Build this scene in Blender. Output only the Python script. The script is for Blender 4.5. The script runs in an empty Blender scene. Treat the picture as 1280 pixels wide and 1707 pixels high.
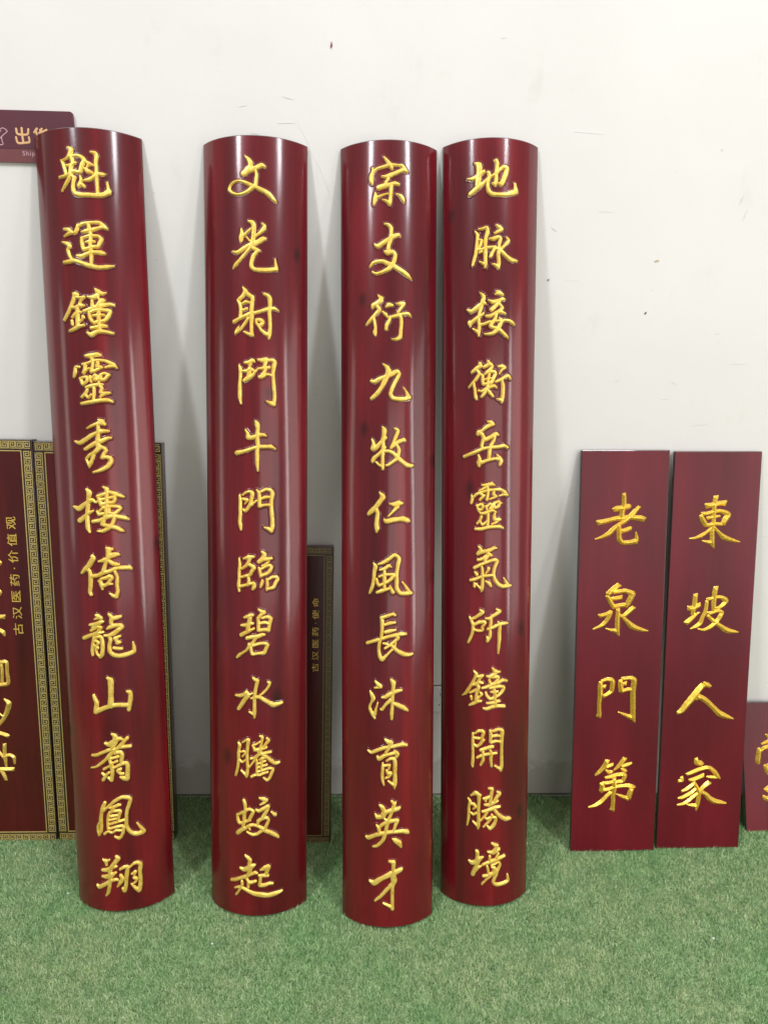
import bpy, bmesh, math, random
import numpy as np
from mathutils import Matrix, Vector

S = bpy.context.scene
COL = S.collection
random.seed(7)
RNG = np.random.default_rng(7)

# ------------------------------------------------------------------ camera
cd = bpy.data.cameras.new('camera')
cam = bpy.data.objects.new('camera', cd)
COL.objects.link(cam)
cr = Vector((0.99946985, -0.02691965, 0.01831245))
cu = Vector((-0.00937971, 0.30053498, 0.95372467))
cf = Vector((0.03117747, 0.95339082, -0.30012315))
M = Matrix((cr, cu, -cf)).transposed().to_4x4()
M.translation = Vector((0.0, -1.95886, 1.6))
cam.matrix_world = M
cd.sensor_fit = 'VERTICAL'
cd.sensor_height = 36.0
cd.sensor_width = 27.0
cd.lens = 1181.52 / 1707 * 36.0
cd.clip_start = 0.05
cd.clip_end = 100
S.camera = cam

# ------------------------------------------------------------------ world
W = bpy.data.worlds.new('World')
S.world = W
W.use_nodes = True
bg = W.node_tree.nodes['Background']
bg.inputs[0].default_value = (1.0, 0.94, 0.87, 1)
bg.inputs[1].default_value = 0.36

def lamp(name, loc, target, sx, sy, radiance, color):
    ld = bpy.data.lights.new(name, 'AREA')
    ld.shape = 'RECTANGLE'
    ld.size = sx
    ld.size_y = sy
    ld.color = color
    ld.energy = radiance * math.pi * sx * sy
    o = bpy.data.objects.new(name, ld)
    COL.objects.link(o)
    o.location = loc
    d = Vector(target) - Vector(loc)
    o.rotation_euler = d.to_track_quat('-Z', 'Y').to_euler()
    return o

# ceiling light panels left and right in front of the wall, and an added overhead panel for ambient fill
lamp('ceiling_lamp_left', (-3.0, -4.0, 6.0), (0, -0.3, 1.0), 0.62, 2.4, 37, (0.90, 0.95, 1.0))
lamp('ceiling_lamp_right', (3.1, -3.9, 6.0), (0, -0.3, 1.0), 0.62, 2.4, 37, (0.93, 0.96, 1.0))
lamp('overhead_fill_panel', (0.0, -2.6, 6.0), (0, -2.0, 0.0), 8.0, 3.6, 1.2, (1.0, 0.96, 0.92))
# wide dim opening across the room, bright doorway and dimmer openings to the sides
lamp('opening_front', (2.2, -7.5, 2.2), (0.2, 0.0, 1.0), 4.6, 3.2, 1.7, (1.0, 0.93, 0.88))
lamp('doorway_right', (3.9, -3.5, 1.6), (0, -0.4, 1.2), 0.40, 2.7, 10, (1.0, 0.93, 0.90))
lamp('opening_right', (4.6, -2.4, 1.45), (0, -0.4, 1.2), 1.7, 2.8, 2.0, (1.0, 0.90, 0.86))
lamp('opening_left', (-5.5, -1.9, 1.6), (0, -0.3, 1.2), 0.7, 2.2, 2.0, (1.0, 0.90, 0.80))

S.view_settings.view_transform = 'Standard'
S.view_settings.look = 'None'
S.view_settings.exposure = 0.1
S.view_settings.gamma = 1
S.view_settings.use_curve_mapping = False

GLYPHS = '''
@c1 魁
-320 19355 13,-240 19287 51,-273 19187 47,-349 19102 27,-486 19048 20
-500 19062 20,-459 18994 27,-422 18864 27,-400 18747 24
-276 19136 33,-125 19157 33,-21 19132 37,53 19057 40,-6 18928 43,-53 18787 40,-119 18787 33,-226 18802 47
-248 19147 40,-215 19006 40,-263 18893 43,-283 18778 40
-374 18937 27,-246 18943 40,-161 18992 29
-557 18683 27,-403 18708 33,-256 18765 33
-272 18727 33,-383 18553 34,-515 18370 17
-246 18700 29,-181 18647 33
-193 18660 37,-228 18533 37,-237 18379 40,-174 18287 44,-41 18260 48,114 18264 48,279 18260 44,444 18287 49,573 18366 61
573 18366 47,565 18456 27,546 18583 16
-58 18697 16,-37 18595 33,-96 18466 35
-96 18466 27,-28 18505 29,21 18454 29
77 19032 20,163 18972 47,238 18951 20
55 18865 20,129 18804 47,216 18770 33
149 18946 27,94 18867 16
41 18596 20,145 18612 38,249 18683 31,341 18754 40,453 18753 40,516 18760 11
214 19244 17,301 19225 40,335 19151 44,315 18996 38,320 18842 35,314 18713 38,318 18546 35,322 18379 35,319 18301 31
@c1 運
-511 17488 27,-406 17468 40,-322 17398 30,-411 17377 34,-522 17319 14
-578 17192 20,-456 17144 41,-400 17075 41,-450 17000 34,-426 16893 30,-374 16786 30
-562 16718 34,-406 16735 41,-289 16743 41,-126 16687 41,56 16622 45,261 16588 45,452 16612 41,607 16638 16
-172 17576 20,-191 17485 40,-238 17395 34
-190 17511 27,-77 17588 34,55 17615 31,210 17633 31,336 17628 34,409 17555 57,494 17497 20
67 17589 30,87 17486 40,118 17330 34,96 17147 38,99 16951 41,105 16820 38,97 16662 34
-87 17406 20,46 17433 47,176 17463 43,305 17508 30,408 17542 34
-95 17262 30,-100 17171 34,-80 17040 38,-69 17001 34
-54 17275 24,66 17316 34,220 17321 31,296 17312 31,355 17237 41,314 17156 41,272 17075 38,182 17071 34,51 17028 34,-56 17001 34
-7 17171 20,98 17186 41,188 17189 27
-226 16859 24,-118 16844 41,45 16910 41,214 16941 41,328 16934 47,416 16913 20
@c1 鐘
-364 15972 31,-293 15943 44
-335 15971 38,-372 15839 38,-457 15670 35,-546 15514 33,-655 15360 25
-296 15890 30,-212 15874 27,-115 15886 30,-188 15808 27,-234 15729 22,-195 15688 44,-112 15687 14
-429 15642 27,-325 15651 34,-237 15689 41
-295 15664 41,-288 15531 45,-298 15371 41,-307 15211 38
-428 15415 30,-333 15505 38,-218 15529 25
-448 15336 25,-438 15242 27
-244 15303 20,-170 15381 27,-167 15435 27,-142 15394 18
-509 15097 27,-384 15146 38,-279 15197 41,-151 15221 25
158 16074 20,220 16009 57,307 15973 38,385 15989 16
-34 15899 14,96 15874 52,203 15929 48
177 15928 41,225 15850 27
66 15794 27,73 15661 44
232 15744 41,300 15813 48,351 15815 25
273 15798 41,177 15662 44
-133 15554 35,3 15594 44,190 15663 44,346 15708 44,475 15727 36,563 15706 25
-13 15540 30,-6 15420 34,42 15314 34,105 15274 33
40 15541 30,160 15582 34,289 15586 30,416 15577 41,479 15554 34,423 15444 44,354 15347 38,263 15317 30,172 15302 34,79 15274 30
211 15583 38,203 15410 41,209 15263 41,214 15102 41
75 15448 25,206 15463 30,321 15466 27
20 15153 33,166 15181 41,296 15211 44,373 15200 25
-79 15046 21,12 14992 52,134 15060 44,264 15076 38,417 15054 36,519 15031 21
@c1 靈
-154 14491 27,-32 14490 55,116 14518 52,193 14505 27
-8 14436 41,13 14328 30,-5 14220 30,-38 14112 34
-476 13984 17,-437 14105 41,-415 14226 28,-325 14224 22
-235 14290 27,-109 14315 27,29 14369 27,161 14383 30,290 14371 30,417 14319 39,492 14267 48,567 14201 14
491 14253 35,387 14237 35,296 14208 17
-166 14276 41,-186 14168 36,-218 14087 39
-189 14113 28,-88 14194 18
16 14112 25,124 14166 28,218 14207 25
132 14329 36,115 14234 39,205 14221 28
-312 13953 28,-262 13816 30,-233 13816 25,-145 13896 34,-154 13977 30,-224 13978 28,-298 13952 28
-71 13990 25,-51 13868 25
-33 13949 22,52 14030 28,75 13976 25,32 13908 30,126 13935 33,129 14003 22
183 14031 33,178 13922 36,269 13923 33,338 14005 36,378 14033 22,263 14072 28,183 14031 28
-168 13733 33,-29 13773 39,106 13799 36,135 13854 25
132 13799 28,211 13800 21
9 13718 28,2 13582 32,-21 13404 30
-157 13665 32,-204 13584 34,-294 13503 28
-205 13556 25,-139 13487 30,-67 13555 21
157 13759 28,193 13704 35,162 13609 39,226 13581 41,370 13596 25
226 13568 35,144 13499 17
-304 13339 33,-160 13365 37,6 13391 41,192 13417 41,323 13418 39,425 13377 25
@c1 秀
-208 12734 14,-107 12788 28,32 12842 35,139 12869 58,216 12827 31
76 12938 18,154 12896 55
56 12800 32,64 12690 42,42 12525 42,33 12345 58,55 12248 56
-543 12420 14,-420 12377 45,-266 12459 46,-120 12554 44,20 12622 36,156 12662 42,287 12661 28
-280 12224 33,-147 12305 42,8 12387 49,144 12427 45,252 12481 36,344 12494 21
55 12248 56,-59 12138 45,-173 12084 32,-264 11987 22,-240 11904 22,-201 11820 31
-72 12138 42,-107 12000 39,-171 11862 36,-203 11778 14
83 12275 42,188 12232 39,211 12177 39,154 12094 33,124 12011 42
124 12011 36,230 12023 39,320 11980 45,316 11896 48,232 11786 46,109 11719 42,0 11679 31,-112 11652 17
@c1 樓
-297 11224 28,-243 11140 56,-265 11000 46,-290 10817 42,-316 10619 42,-327 10435 45,-321 10265 45,-283 10152 17
-691 10798 18,-542 10744 59,-410 10830 48,-255 10929 50,-167 10957 34,-100 10900 20,-29 10927 25
-528 10447 54,-397 10534 51,-271 10633 37,-167 10689 15
110 11276 21,187 11218 49,180 11064 42,172 10895 42,150 10726 45,143 10571 42
-37 11054 36,88 11094 31,250 11146 36,380 11100 48,483 11054 37,575 11022 21
-24 11040 39,12 10926 36,34 10828 34
14 10969 25,163 10994 31,350 11030 31
35 10842 35,158 10881 34,344 10904 39,365 11058 39
-70 10674 22,-32 10603 34
-14 10687 21,99 10770 32,260 10793 31,392 10789 39,495 10742 28,412 10660 32,330 10607 34,199 10640 28,91 10615 32,-18 10603 28
220 10795 34,211 10611 31
-182 10421 39,-26 10447 37,140 10514 45,301 10552 42,472 10516 40,603 10480 40,669 10448 20
114 10543 42,68 10417 42,37 10347 37,130 10316 42,236 10284 49,367 10250 45,470 10188 40,535 10156 17
330 10607 37,324 10466 42,264 10326 47,153 10230 42,42 10177 37,-82 10179 17
@c1 倚
-249 9539 42,-237 9482 57,-351 9309 57,-449 9221 51,-552 9116 28
-432 9235 43,-344 9165 40,-322 9022 43,-334 8805 43,-359 8632 43,-333 8560 36
-276 9037 43,-145 9051 40,-1 9121 42,164 9158 40,328 9222 37,489 9225 43,636 9213 49,675 9180 29
112 9748 25,163 9703 59,244 9714 28
163 9703 57,144 9589 49,125 9475 40,64 9334 37,16 9192 45,0 9149 42
210 9558 50,345 9580 37,397 9563 26
-98 9409 17,28 9435 48,125 9475 42,181 9516 40,343 9551 28
137 9432 31,227 9356 43,306 9324 45,386 9319 21
-110 8907 31,-51 8963 31,75 8989 40,158 9029 37,210 8983 34,153 8914 40,108 8844 43,10 8789 37,-58 8820 37,-82 8906 37
-58 8820 43,-37 8689 14
135 8828 31,202 8825 14
284 9138 34,331 9005 34,322 8803 37,327 8629 40,295 8515 48
294 8486 37,215 8520 37,137 8582 17
@c1 龍
-228 8029 34,-158 7985 51,-102 7956 29
-278 7926 14,-203 7956 29
-408 7777 29,-270 7795 43,-122 7854 40,-64 7867 21
-93 7853 29,-227 7766 21,-350 7706 21
-385 7632 31,-276 7693 37,-200 7737 21,-129 7708 36
-129 7708 36,-222 7591 34,-283 7561 37
-592 7430 43,-424 7498 40,-253 7562 40,-78 7590 23
-320 7443 31,-360 7266 34,-385 7103 34,-376 6986 20
-304 7444 31,-199 7474 34,-128 7445 43,-107 7298 40,-116 7122 40,-137 7004 43,-183 6945 36
-169 6945 29,-253 7018 23,-278 7106 20,-286 7239 29
-278 7371 31,-208 7313 29,-271 7224 26,-229 7181 23,-292 7121 23
84 8052 26,148 7962 49,129 7861 43,139 7773 34
173 7931 43,269 7954 43,365 7976 29
24 7675 20,95 7716 43,233 7752 43,354 7743 49,392 7695 40,309 7644 49,183 7551 49,57 7498 37,-54 7502 19
57 7498 31,92 7380 40,58 7234 37,65 7087 43,143 6994 47,277 6955 46,440 6968 46,592 7008 49,648 7045 49,653 7148 41,631 7270 17
190 7418 29,328 7466 23
231 7415 46,241 7341 34,320 7305 29,252 7296 37
165 7170 26,259 7148 34,353 7140 26
@c1 山
-30 6391 29,37 6329 60,44 6195 63,37 6032 61,28 5853 61,19 5675 64,31 5629 43
-410 5926 29,-384 5838 40,-343 5735 49,-350 5615 49
-372 5494 58,-232 5559 52,-83 5618 46,60 5658 49,240 5659 46,417 5639 44,486 5659 36
433 5997 26,499 5957 52,508 5836 49,487 5689 47,452 5514 44
-366 5614 49,-372 5494 58
@c1 翥
9 4894 22,77 4845 49,85 4723 67,38 4620 61,-8 4532 47,18 4485 38
-175 4656 23,-75 4625 52,71 4709 55,185 4761 44,253 4739 20
377 4754 41,305 4687 41,204 4577 38,103 4495 38,30 4439 38
-538 4318 26,-423 4328 38,-233 4413 35,-83 4474 35,60 4483 35,174 4535 38,312 4535 38,449 4530 29
29 4424 44,-60 4352 44,-183 4216 35,-310 4107 32,-457 4006 23,-593 3976 12
-75 4337 41,-82 4200 35,-45 4078 44,-25 3894 41,-47 3742 41,-52 3650 32
-66 3651 29,-135 3729 23
56 4392 47,195 4396 38,233 4316 44,213 4181 44,209 4090 32
-37 4245 26,134 4280 29
-43 4108 23,101 4161 29
-242 3957 26,-105 4033 23,-46 4062 29
-7 3985 26,66 4011 29,208 4075 35,320 4092 38,357 4010 50,349 3828 50,328 3678 53
328 3662 47,246 3689 44,164 3728 20
-293 3848 23,-220 3789 32,-113 3866 23
-206 3774 32,-272 3665 35
174 3941 32,116 3901 44,169 3820 29,238 3812 26
@c1 鳳
-265 3041 35,-334 2899 44,-374 2742 41,-399 2585 41,-393 2400 37,-418 2242 38,-473 2143 27
-418 2522 18,-491 2405 21,-499 2264 24,-472 2158 27
-339 2806 38,-243 2888 29,-164 2951 29,-27 3071 34,119 3154 35,204 3176 38,341 3142 44,380 3074 41,332 2927 38,283 2780 38,261 2597 38,253 2412 38,289 2282 41,368 2175 44,491 2119 44,633 2131 51,691 2147 30
676 2151 42,597 2282 30,518 2410 16
-152 2905 21,-49 2918 38,82 2972 35,124 2969 23
-35 2918 37,-83 2826 37
-212 2316 27,-217 2502 29,-193 2688 29,-143 2781 29,-40 2810 26,103 2816 35,115 2769 35,67 2649 35,48 2557 29
-134 2673 26,41 2697 22
-169 2564 24,8 2606 22
-160 2456 26,32 2512 29,231 2555 22
-181 2332 29,-3 2375 28,140 2395 28,180 2359 32,159 2206 35,112 2102 35,53 2060 35,-45 2112 18
-310 2188 32,-215 2254 24,-112 2223 27,-8 2282 22,106 2273 21
@c1 翔
-397 1473 15,-321 1416 38,-225 1468 15
-320 1432 41,-310 1323 27
-43 1560 27,-2 1496 59,-80 1389 50,-175 1264 47,-227 1138 44,-203 1012 59
-430 1171 30,-302 1182 47,-176 1249 50,-56 1279 27
-440 996 24,-312 992 50,-187 1044 53,-79 1106 27
-200 1075 50,-240 885 39,-266 694 39,-304 550 36,-356 467 21
-608 734 18,-542 682 48,-388 765 42,-226 870 42,-74 917 33,-31 900 18
41 1195 27,143 1248 39,228 1237 42,206 1082 42,184 896 40,161 709 42,128 602 48,87 654 30
47 1021 36,85 923 45,23 818 42,-39 726 24
226 1206 33,313 1255 24,400 1317 30,484 1314 36,552 1249 45,530 1081 45,536 889 40,528 700 42,493 550 54
478 538 45,384 640 33,304 751 19
331 1030 21,417 1076 30,385 988 21
382 910 36,437 882 33,420 806 24,346 743 15
@c2 文
-153 19284 13,-72 19206 40,-32 19129 59,-32 19051 46,-87 18973 67,-170 18896 65
-197 18883 57,-87 18947 67,21 18987 57,128 19029 49,235 19088 43,301 19054 24
88 18963 27,114 18847 32,100 18716 35,86 18625 41
19 18597 43,-116 18661 35,-226 18702 27,-339 18720 24,-456 18688 24,-532 18616 24,-563 18528 27,-488 18455 30,-370 18408 27,-228 18415 30,-90 18478 32,-8 18544 41,72 18585 49
46 18597 41,179 18537 41,312 18481 49,420 18413 52,501 18330 41,583 18261 14
@c2 光
-81 17779 22,1 17754 43,41 17676 52,40 17544 46,26 17385 44,11 17279 54,-30 17173 57
-262 17598 14,-249 17492 41,-264 17400 54,-279 17308 30
-207 17438 27,-124 17516 27,-14 17609 19
242 17737 14,296 17675 33,282 17608 46,201 17524 33,80 17426 20
-138 17411 14,-56 17318 19
-485 17078 16,-367 17046 41,-209 17134 44,-71 17212 46,65 17254 54,173 17311 49,254 17368 49,308 17372 35
-57 17146 27,-182 17001 31,-311 16858 34,-413 16755 38,-474 16678 16
11 17147 41,105 17110 44,172 17086 30
118 17071 38,23 16949 38,-18 16815 41,-19 16709 44,62 16644 45,224 16636 44,386 16646 45,510 16669 49,579 16676 49
579 16702 41,565 16808 25,552 16914 11
@c2 射
-230 16220 14,-174 16126 47,-231 16019 44,-318 15941 44
-361 15915 27,-304 15806 36,-291 15671 33,-306 15523 33
-161 16099 44,-64 16019 41,4 15979 41,-10 15832 44,-25 15670 44,-26 15509 49,-27 15347 37,-28 15185 37,-15 15077 36
-28 15077 41,-125 15117 28,-209 15158 14
-247 15832 25,-162 15871 36,-79 15858 22
-248 15670 25,-135 15710 27
-455 15406 47,-336 15470 36,-192 15535 36,-53 15589 44,84 15619 36,220 15663 33,356 15710 39,521 15734 39,632 15688 14
-109 15481 27,-208 15333 30,-309 15213 30,-427 15120 19,-412 15188 18,-352 15268 14
289 16069 30,371 16034 38,425 15956 47,424 15795 41,410 15632 41,423 15444 36,423 15254 39,408 15118 47,394 15009 22
395 15090 41,299 15126 39,204 15204 30,150 15297 28,96 15363 25,97 15444 28,178 15446 41,246 15395 36,205 15326 39,151 15337 22
@c2 鬥
-340 14348 14,-311 14252 36,-312 14088 33,-328 13924 31,-330 13732 39,-331 13567 39,-303 13415 14
-209 14415 19,-97 14416 47,-14 14457 50,28 14444 22
-55 14416 41,-84 14307 28
-254 14211 17,-140 14211 39,-70 14252 50,13 14226 28
-70 14225 42,-113 14088 42
-212 13978 36,-127 14033 53,-29 14089 42,40 14172 22,136 14283 15
137 14487 22,233 14476 47,315 14506 42,370 14481 33,480 14486 36,535 14434 47,507 14295 42,493 14130 36,506 13966 36,520 13774 36,533 13608 36,519 13470 42
505 13414 53,421 13439 42,338 13479 14
315 14452 47,287 14342 33
150 14269 22,259 14286 42,396 14304 33
314 14288 42,273 14177 39,218 14093 42,163 14065 33,231 14080 42,341 14138 28,451 14115 21
@c2 牛
-192 12771 14,-136 12674 36,-122 12591 53,-38 12578 42,59 12607 45,156 12650 45,253 12651 34,321 12624 11
61 12981 20,102 12899 53,115 12788 42,101 12677 45,100 12538 45,114 12399 39,99 12260 45,98 12092 45,97 11939 36,110 11757 14
-416 12198 50,-282 12227 39,-138 12271 36,30 12329 34,169 12358 42,307 12360 36,431 12361 45,544 12306 17
@c2 門
-350 11137 20,-336 11010 34,-337 10840 34,-338 10670 34,-355 10499 37,-340 10400 40,-326 10272 14
-276 11152 17,-203 11210 23,-102 11240 28,-32 11198 42,-47 11071 39,-76 10944 39,-148 10816 34,-206 10758 34,-264 10785 17
-48 10902 28,23 10973 17,79 11016 13
-276 11053 23,-161 11027 34
-161 10999 20,-219 10928 11
80 11284 11,136 11200 34,149 11045 37,148 10875 37
191 11242 25,316 11299 31,428 11270 39,470 11185 45,441 11015 40,441 10845 42,454 10675 42,468 10504 40,467 10361 48,439 10248 43
425 10262 43,355 10306 34,271 10336 14
190 11059 25,302 11101 31,399 11101 20
162 10875 37,273 10903 28,413 10902 28
@c2 臨
-377 9542 14,-363 9384 28,-380 9211 31,-381 9038 31,-398 8864 34,-384 8705 20
-258 9546 20,-141 9578 43,-13 9594 26
-98 9564 43,-142 9449 34,-200 9361 34,-304 9286 28
-157 9406 34,-57 9364 37,0 9308 40,-57 9221 40,-101 9134 37,-217 9102 31,-320 9069 26
-144 9075 28,-131 8960 31,-160 8873 37
-383 8821 34,-248 8856 28,-102 8903 34,-2 8919 31,-3 8818 43,-32 8760 23
198 9723 17,268 9651 45,212 9537 60,127 9466 40
212 9537 57,324 9535 43,436 9546 26
380 9476 11,267 9392 11,197 9365 11
127 9308 23,154 9193 28,168 9092 23
182 9279 26,267 9335 28,379 9375 31,436 9330 37,393 9231 43,322 9161 34,238 9134 34,182 9106 28
209 8990 20,181 8904 23,166 8818 20,195 8875 17,223 8961 17
322 9017 26,335 8872 29,321 8742 23
364 9015 26,463 9069 29,564 9064 31,592 9005 37,534 8907 40,491 8808 37,406 8782 34,335 8771 29
@c2 碧
-253 8034 23,-136 8068 43,-50 8098 34
-107 8025 49,-123 7908 49
-330 7827 20,-211 7832 43,-108 7879 49,-36 7880 23
-152 7820 46,-167 7702 43
-331 7578 43,-227 7642 43,-124 7689 37,-9 7749 19
107 8244 14,192 8185 43,262 8168 34,177 8112 34,106 8026 37
92 8026 31,106 7880 34,105 7705 34
205 8024 23,318 8050 31,417 8002 40,388 7872 40,359 7698 43
134 7880 26,261 7906 31,360 7873 23
105 7705 34,232 7718 32,359 7712 43
-183 7497 43,-53 7530 40,90 7545 43,203 7587 37,260 7585 17
33 7501 40,-39 7384 32,-112 7309 43,-200 7189 23,-305 7110 26,-397 7045 37,-459 6981 20
-141 7338 29,-97 7295 37,-84 7178 34,-55 7090 34
-25 7311 29,117 7354 29,259 7365 34,330 7318 43,287 7203 40,244 7116 40,116 7105 29,-41 7076 29
@c2 水
-44 6472 14,13 6413 37,70 6383 43,41 6236 37,11 6087 35,-4 5909 38,-5 5731 38,-6 5552 38,-7 5418 23
-6 5492 38,-79 5536 26,-137 5564 14
-500 5985 20,-389 5981 38,-267 6019 43,-207 6052 58,-178 5994 49,-268 5871 49,-345 5746 49,-423 5635 35
-149 6010 29,-61 6057 10
-91 5923 17,25 5954 35,139 5952 35
340 6344 23,383 6311 32,354 6224 29,268 6111 23,168 6026 20,96 5968 20
111 5968 35,224 5890 43,353 5808 46,468 5738 55,584 5740 44,704 5769 23
@c2 騰
-431 4719 26,-400 4662 38,-433 4477 32,-434 4295 32,-451 4111 32,-485 3955 29,-518 3844 21
-322 4744 17,-246 4795 26,-171 4814 38,-187 4648 35,-203 4467 32,-204 4285 32,-191 4074 32,-206 3922 38,-222 3830 23
-222 3860 35,-297 3931 26,-358 3986 15
-385 4482 17,-293 4506 23,-218 4481 20
-248 4449 20,-325 4367 17
-403 4269 15,-326 4216 22,-234 4284 20
134 4922 20,192 4890 29,177 4770 26,147 4621 32,118 4471 44
-40 4683 20,47 4713 20,134 4772 17
-54 4668 23,-11 4578 29
306 4853 23,349 4789 41,291 4719 32,219 4618 22
-12 4548 29,104 4562 38,205 4588 35,291 4613 26
-100 4320 26,-13 4352 23,89 4427 32,218 4452 29,334 4474 29,406 4482 23
104 4502 44,190 4438 38,304 4355 32,419 4239 44,521 4165 41,625 4180 23
103 4441 35,16 4322 29,-72 4185 20,-161 4076 17
45 4276 23,44 4140 22,43 3928 29
117 4290 17,189 4333 23,275 4342 20
189 4317 26,174 4197 29,159 4077 29,159 3986 23
73 4185 17,261 4253 20
73 4079 17,188 4121 23,303 4144 20
72 3973 20,217 4013 23,361 4048 23,462 4006 29,418 3890 35,374 3788 35,302 3734 29,216 3801 15
-88 3836 32,14 3883 26,130 3881 26,216 3922 22,317 3945 20
@c2 蛟
-302 3184 32,-272 3095 38,-258 2943 38,-290 2787 38,-291 2603 38,-323 2477 38,-262 2421 29
-478 2779 24,-463 2643 38,-416 2558 35,-291 2587 32,-140 2660 29
-478 2764 26,-351 2842 32,-228 2915 32,-138 2951 32,-50 2892 32,-95 2784 38,-155 2674 29
-466 2288 47,-355 2381 47,-262 2421 35,-201 2487 26
112 3258 18,213 3222 44,300 3185 26,213 3115 29,126 3074 13
24 2939 21,96 2907 38,212 2962 41,328 3014 44,328 2968 38,270 2851 41,197 2734 44
415 2851 18,503 2776 44,532 2756 21
65 2524 18,80 2631 38,197 2703 41,298 2710 32,341 2629 35,297 2526 35,239 2408 41,152 2352 35,35 2278 35,-83 2262 29,-217 2332 15
-141 2398 15,-171 2489 35,-81 2524 29,36 2509 32,152 2444 38,268 2359 44,413 2281 47,531 2200 47,591 2143 30
@c2 起
-267 1684 18,-191 1613 41,-146 1553 47,-162 1428 44,-148 1336 59,-179 1178 47,-255 1079 41
-410 1325 18,-300 1292 53,-178 1334 65,-73 1401 44,-14 1433 18
-663 946 30,-560 970 42,-396 1046 36,-240 1111 38,-119 1166 30,-15 1215 38,44 1199 18
-255 1079 33,-195 959 30,-196 803 27
-180 929 41,-90 949 36,-1 982 30
-365 957 33,-366 847 33,-463 659 24,-530 568 21
-562 750 15,-430 790 27,-304 761 33,-182 694 41,-33 638 47,144 602 53,319 570 53,497 589 48,617 610 33,694 638 13
132 1290 18,235 1330 50,322 1352 68,307 1291 59,278 1170 33
88 1136 21,205 1130 38,321 1118 27
131 1087 36,116 963 33,116 870 44,233 862 36,350 895 33,438 882 24
@c3 宗
-138 19454 14,-70 19374 33,-2 19282 49,39 19216 41,53 19164 19
-414 19207 14,-400 19126 27,-442 18998 49,-442 18891 41,-428 18837 19
-400 19100 27,-316 19172 27,-206 19206 30,-70 19242 33,66 19270 30,203 19263 22,301 19257 30,371 19171 55,429 19124 22
-179 18993 16,-69 18991 41,39 19032 46,135 19074 44,259 19134 41,371 19184 41
-29 18938 30,-96 18846 27
-261 18732 52,-151 18768 52,-15 18793 44,122 18836 44,218 18814 30
40 18794 44,40 18661 38,27 18502 35,14 18396 38,0 18342 35
0 18356 35,-82 18422 25,-164 18450 15
-344 18618 14,-344 18485 52,-385 18355 25
-288 18508 30,-178 18556 19,-41 18594 14
178 18587 16,275 18539 41,331 18464 41,360 18400 16
@c3 支
-108 17881 16,-26 17854 36,42 17775 41,43 17642 41,29 17508 44,-12 17374 38,-25 17266 47
-357 17396 19,-273 17352 52,-149 17428 47,-12 17507 47,125 17590 47,208 17620 41,264 17583 16
-94 17213 36,-39 17186 47,71 17214 41,140 17135 44,127 17028 44,72 16892 47,-38 16797 41,-175 16731 36,-314 16695 30,-413 16741 17
-470 16879 22,-399 16955 33,-286 16990 38,-148 16986 41,-38 16931 47,72 16892 55,183 16828 49,323 16754 50,453 16669 44,543 16582 14
@c3 衍
-272 16176 11,-202 16093 55,-230 16026 55,-313 15974 47,-398 15937 50,-412 15884 28
-299 15920 41,-243 15823 44,-327 15731 39,-412 15639 39,-499 15548 39,-557 15483 25
-384 15638 30,-355 15501 30,-341 15391 30,-355 15283 44,-341 15214 19
-77 15888 14,-9 15942 50,74 15930 28
-160 15781 17,-91 15712 36,-36 15644 19
33 15658 28,-8 15549 36,-63 15454 36,-76 15359 33
185 15973 17,284 15977 47,369 15981 33,298 15883 30,214 15771 25
33 15645 28,130 15673 39,242 15704 41,356 15736 30,472 15743 36,547 15680 12
242 15704 41,299 15611 36,299 15448 36,286 15284 39,272 15174 42,188 15117 33,76 15115 14
@c3 九
-144 14509 14,-61 14440 42,-19 14358 64,-33 14262 58,-102 14111 50,-185 13946 47,-283 13810 47,-382 13715 45,-440 13675 31
-440 14102 31,-354 14086 44,-227 14153 47,-60 14207 50,78 14276 50,190 14333 42,247 14279 44,205 14168 39,121 14016 39,65 13891 39,38 13781 44,94 13685 44,248 13659 45,392 13663 45,496 13707 56
496 13707 50,436 13830 25,362 13938 11
@c3 牧
-156 12970 17,-114 12887 50,-127 12748 47,-155 12637 45,-141 12498 39,-155 12359 39,-155 12192 34,-154 12024 36,-154 11927 20
-72 12707 25,-113 12679 39
-425 12666 14,-382 12554 36,-396 12443 59,-310 12471 50,-225 12568 42,-127 12651 36
-99 12470 25,-155 12387 36,-282 12275 39,-381 12192 42,-410 12122 34
-168 11996 34,-253 12038 25,-324 12108 14
152 12930 22,223 12875 39,180 12749 36,124 12624 28,83 12499 39,55 12457 28
111 12513 45,223 12597 42,367 12654 45,411 12626 14
195 12527 34,252 12416 36,238 12304 39,196 12192 42,98 12109 34,-28 12025 28,-70 12025 17
-113 12373 28,-1 12373 36,111 12318 39,210 12220 48,325 12123 48,443 12039 53,549 12011 48,610 12025 23
@c3 仁
-224 11343 14,-153 11231 59,-224 11118 56,-309 11004 51,-395 10918 51,-483 10832 48,-513 10803 34
-337 10962 42,-280 10835 42,-294 10694 42,-308 10553 48,-294 10440 48,-308 10354 17
30 11062 17,143 11048 51,242 11076 59,329 11075 34
214 10991 48,115 10879 28,-12 10753 11
-110 10668 17,-54 10626 53,87 10654 51,258 10680 51,374 10679 65,463 10648 59,509 10633 34
@c3 風
-380 9566 14,-336 9482 45,-365 9339 40,-380 9167 34,-409 8994 34,-453 8877 34,-482 8804 23
-264 9541 17,-137 9586 34,5 9672 40,132 9770 40,218 9741 37,261 9668 45,233 9512 40,205 9313 40,205 9113 40,206 8942 43,293 8810 45,441 8789 40,579 8795 37,610 8793 14
532 8827 37,440 8961 28,351 9080 16
-221 9399 20,-108 9429 34,5 9501 34,62 9472 14
-108 9401 28,-108 9258 37,-107 9087 37,-107 8944 31
-307 9169 20,-278 9055 31,-235 8999 28
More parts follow.
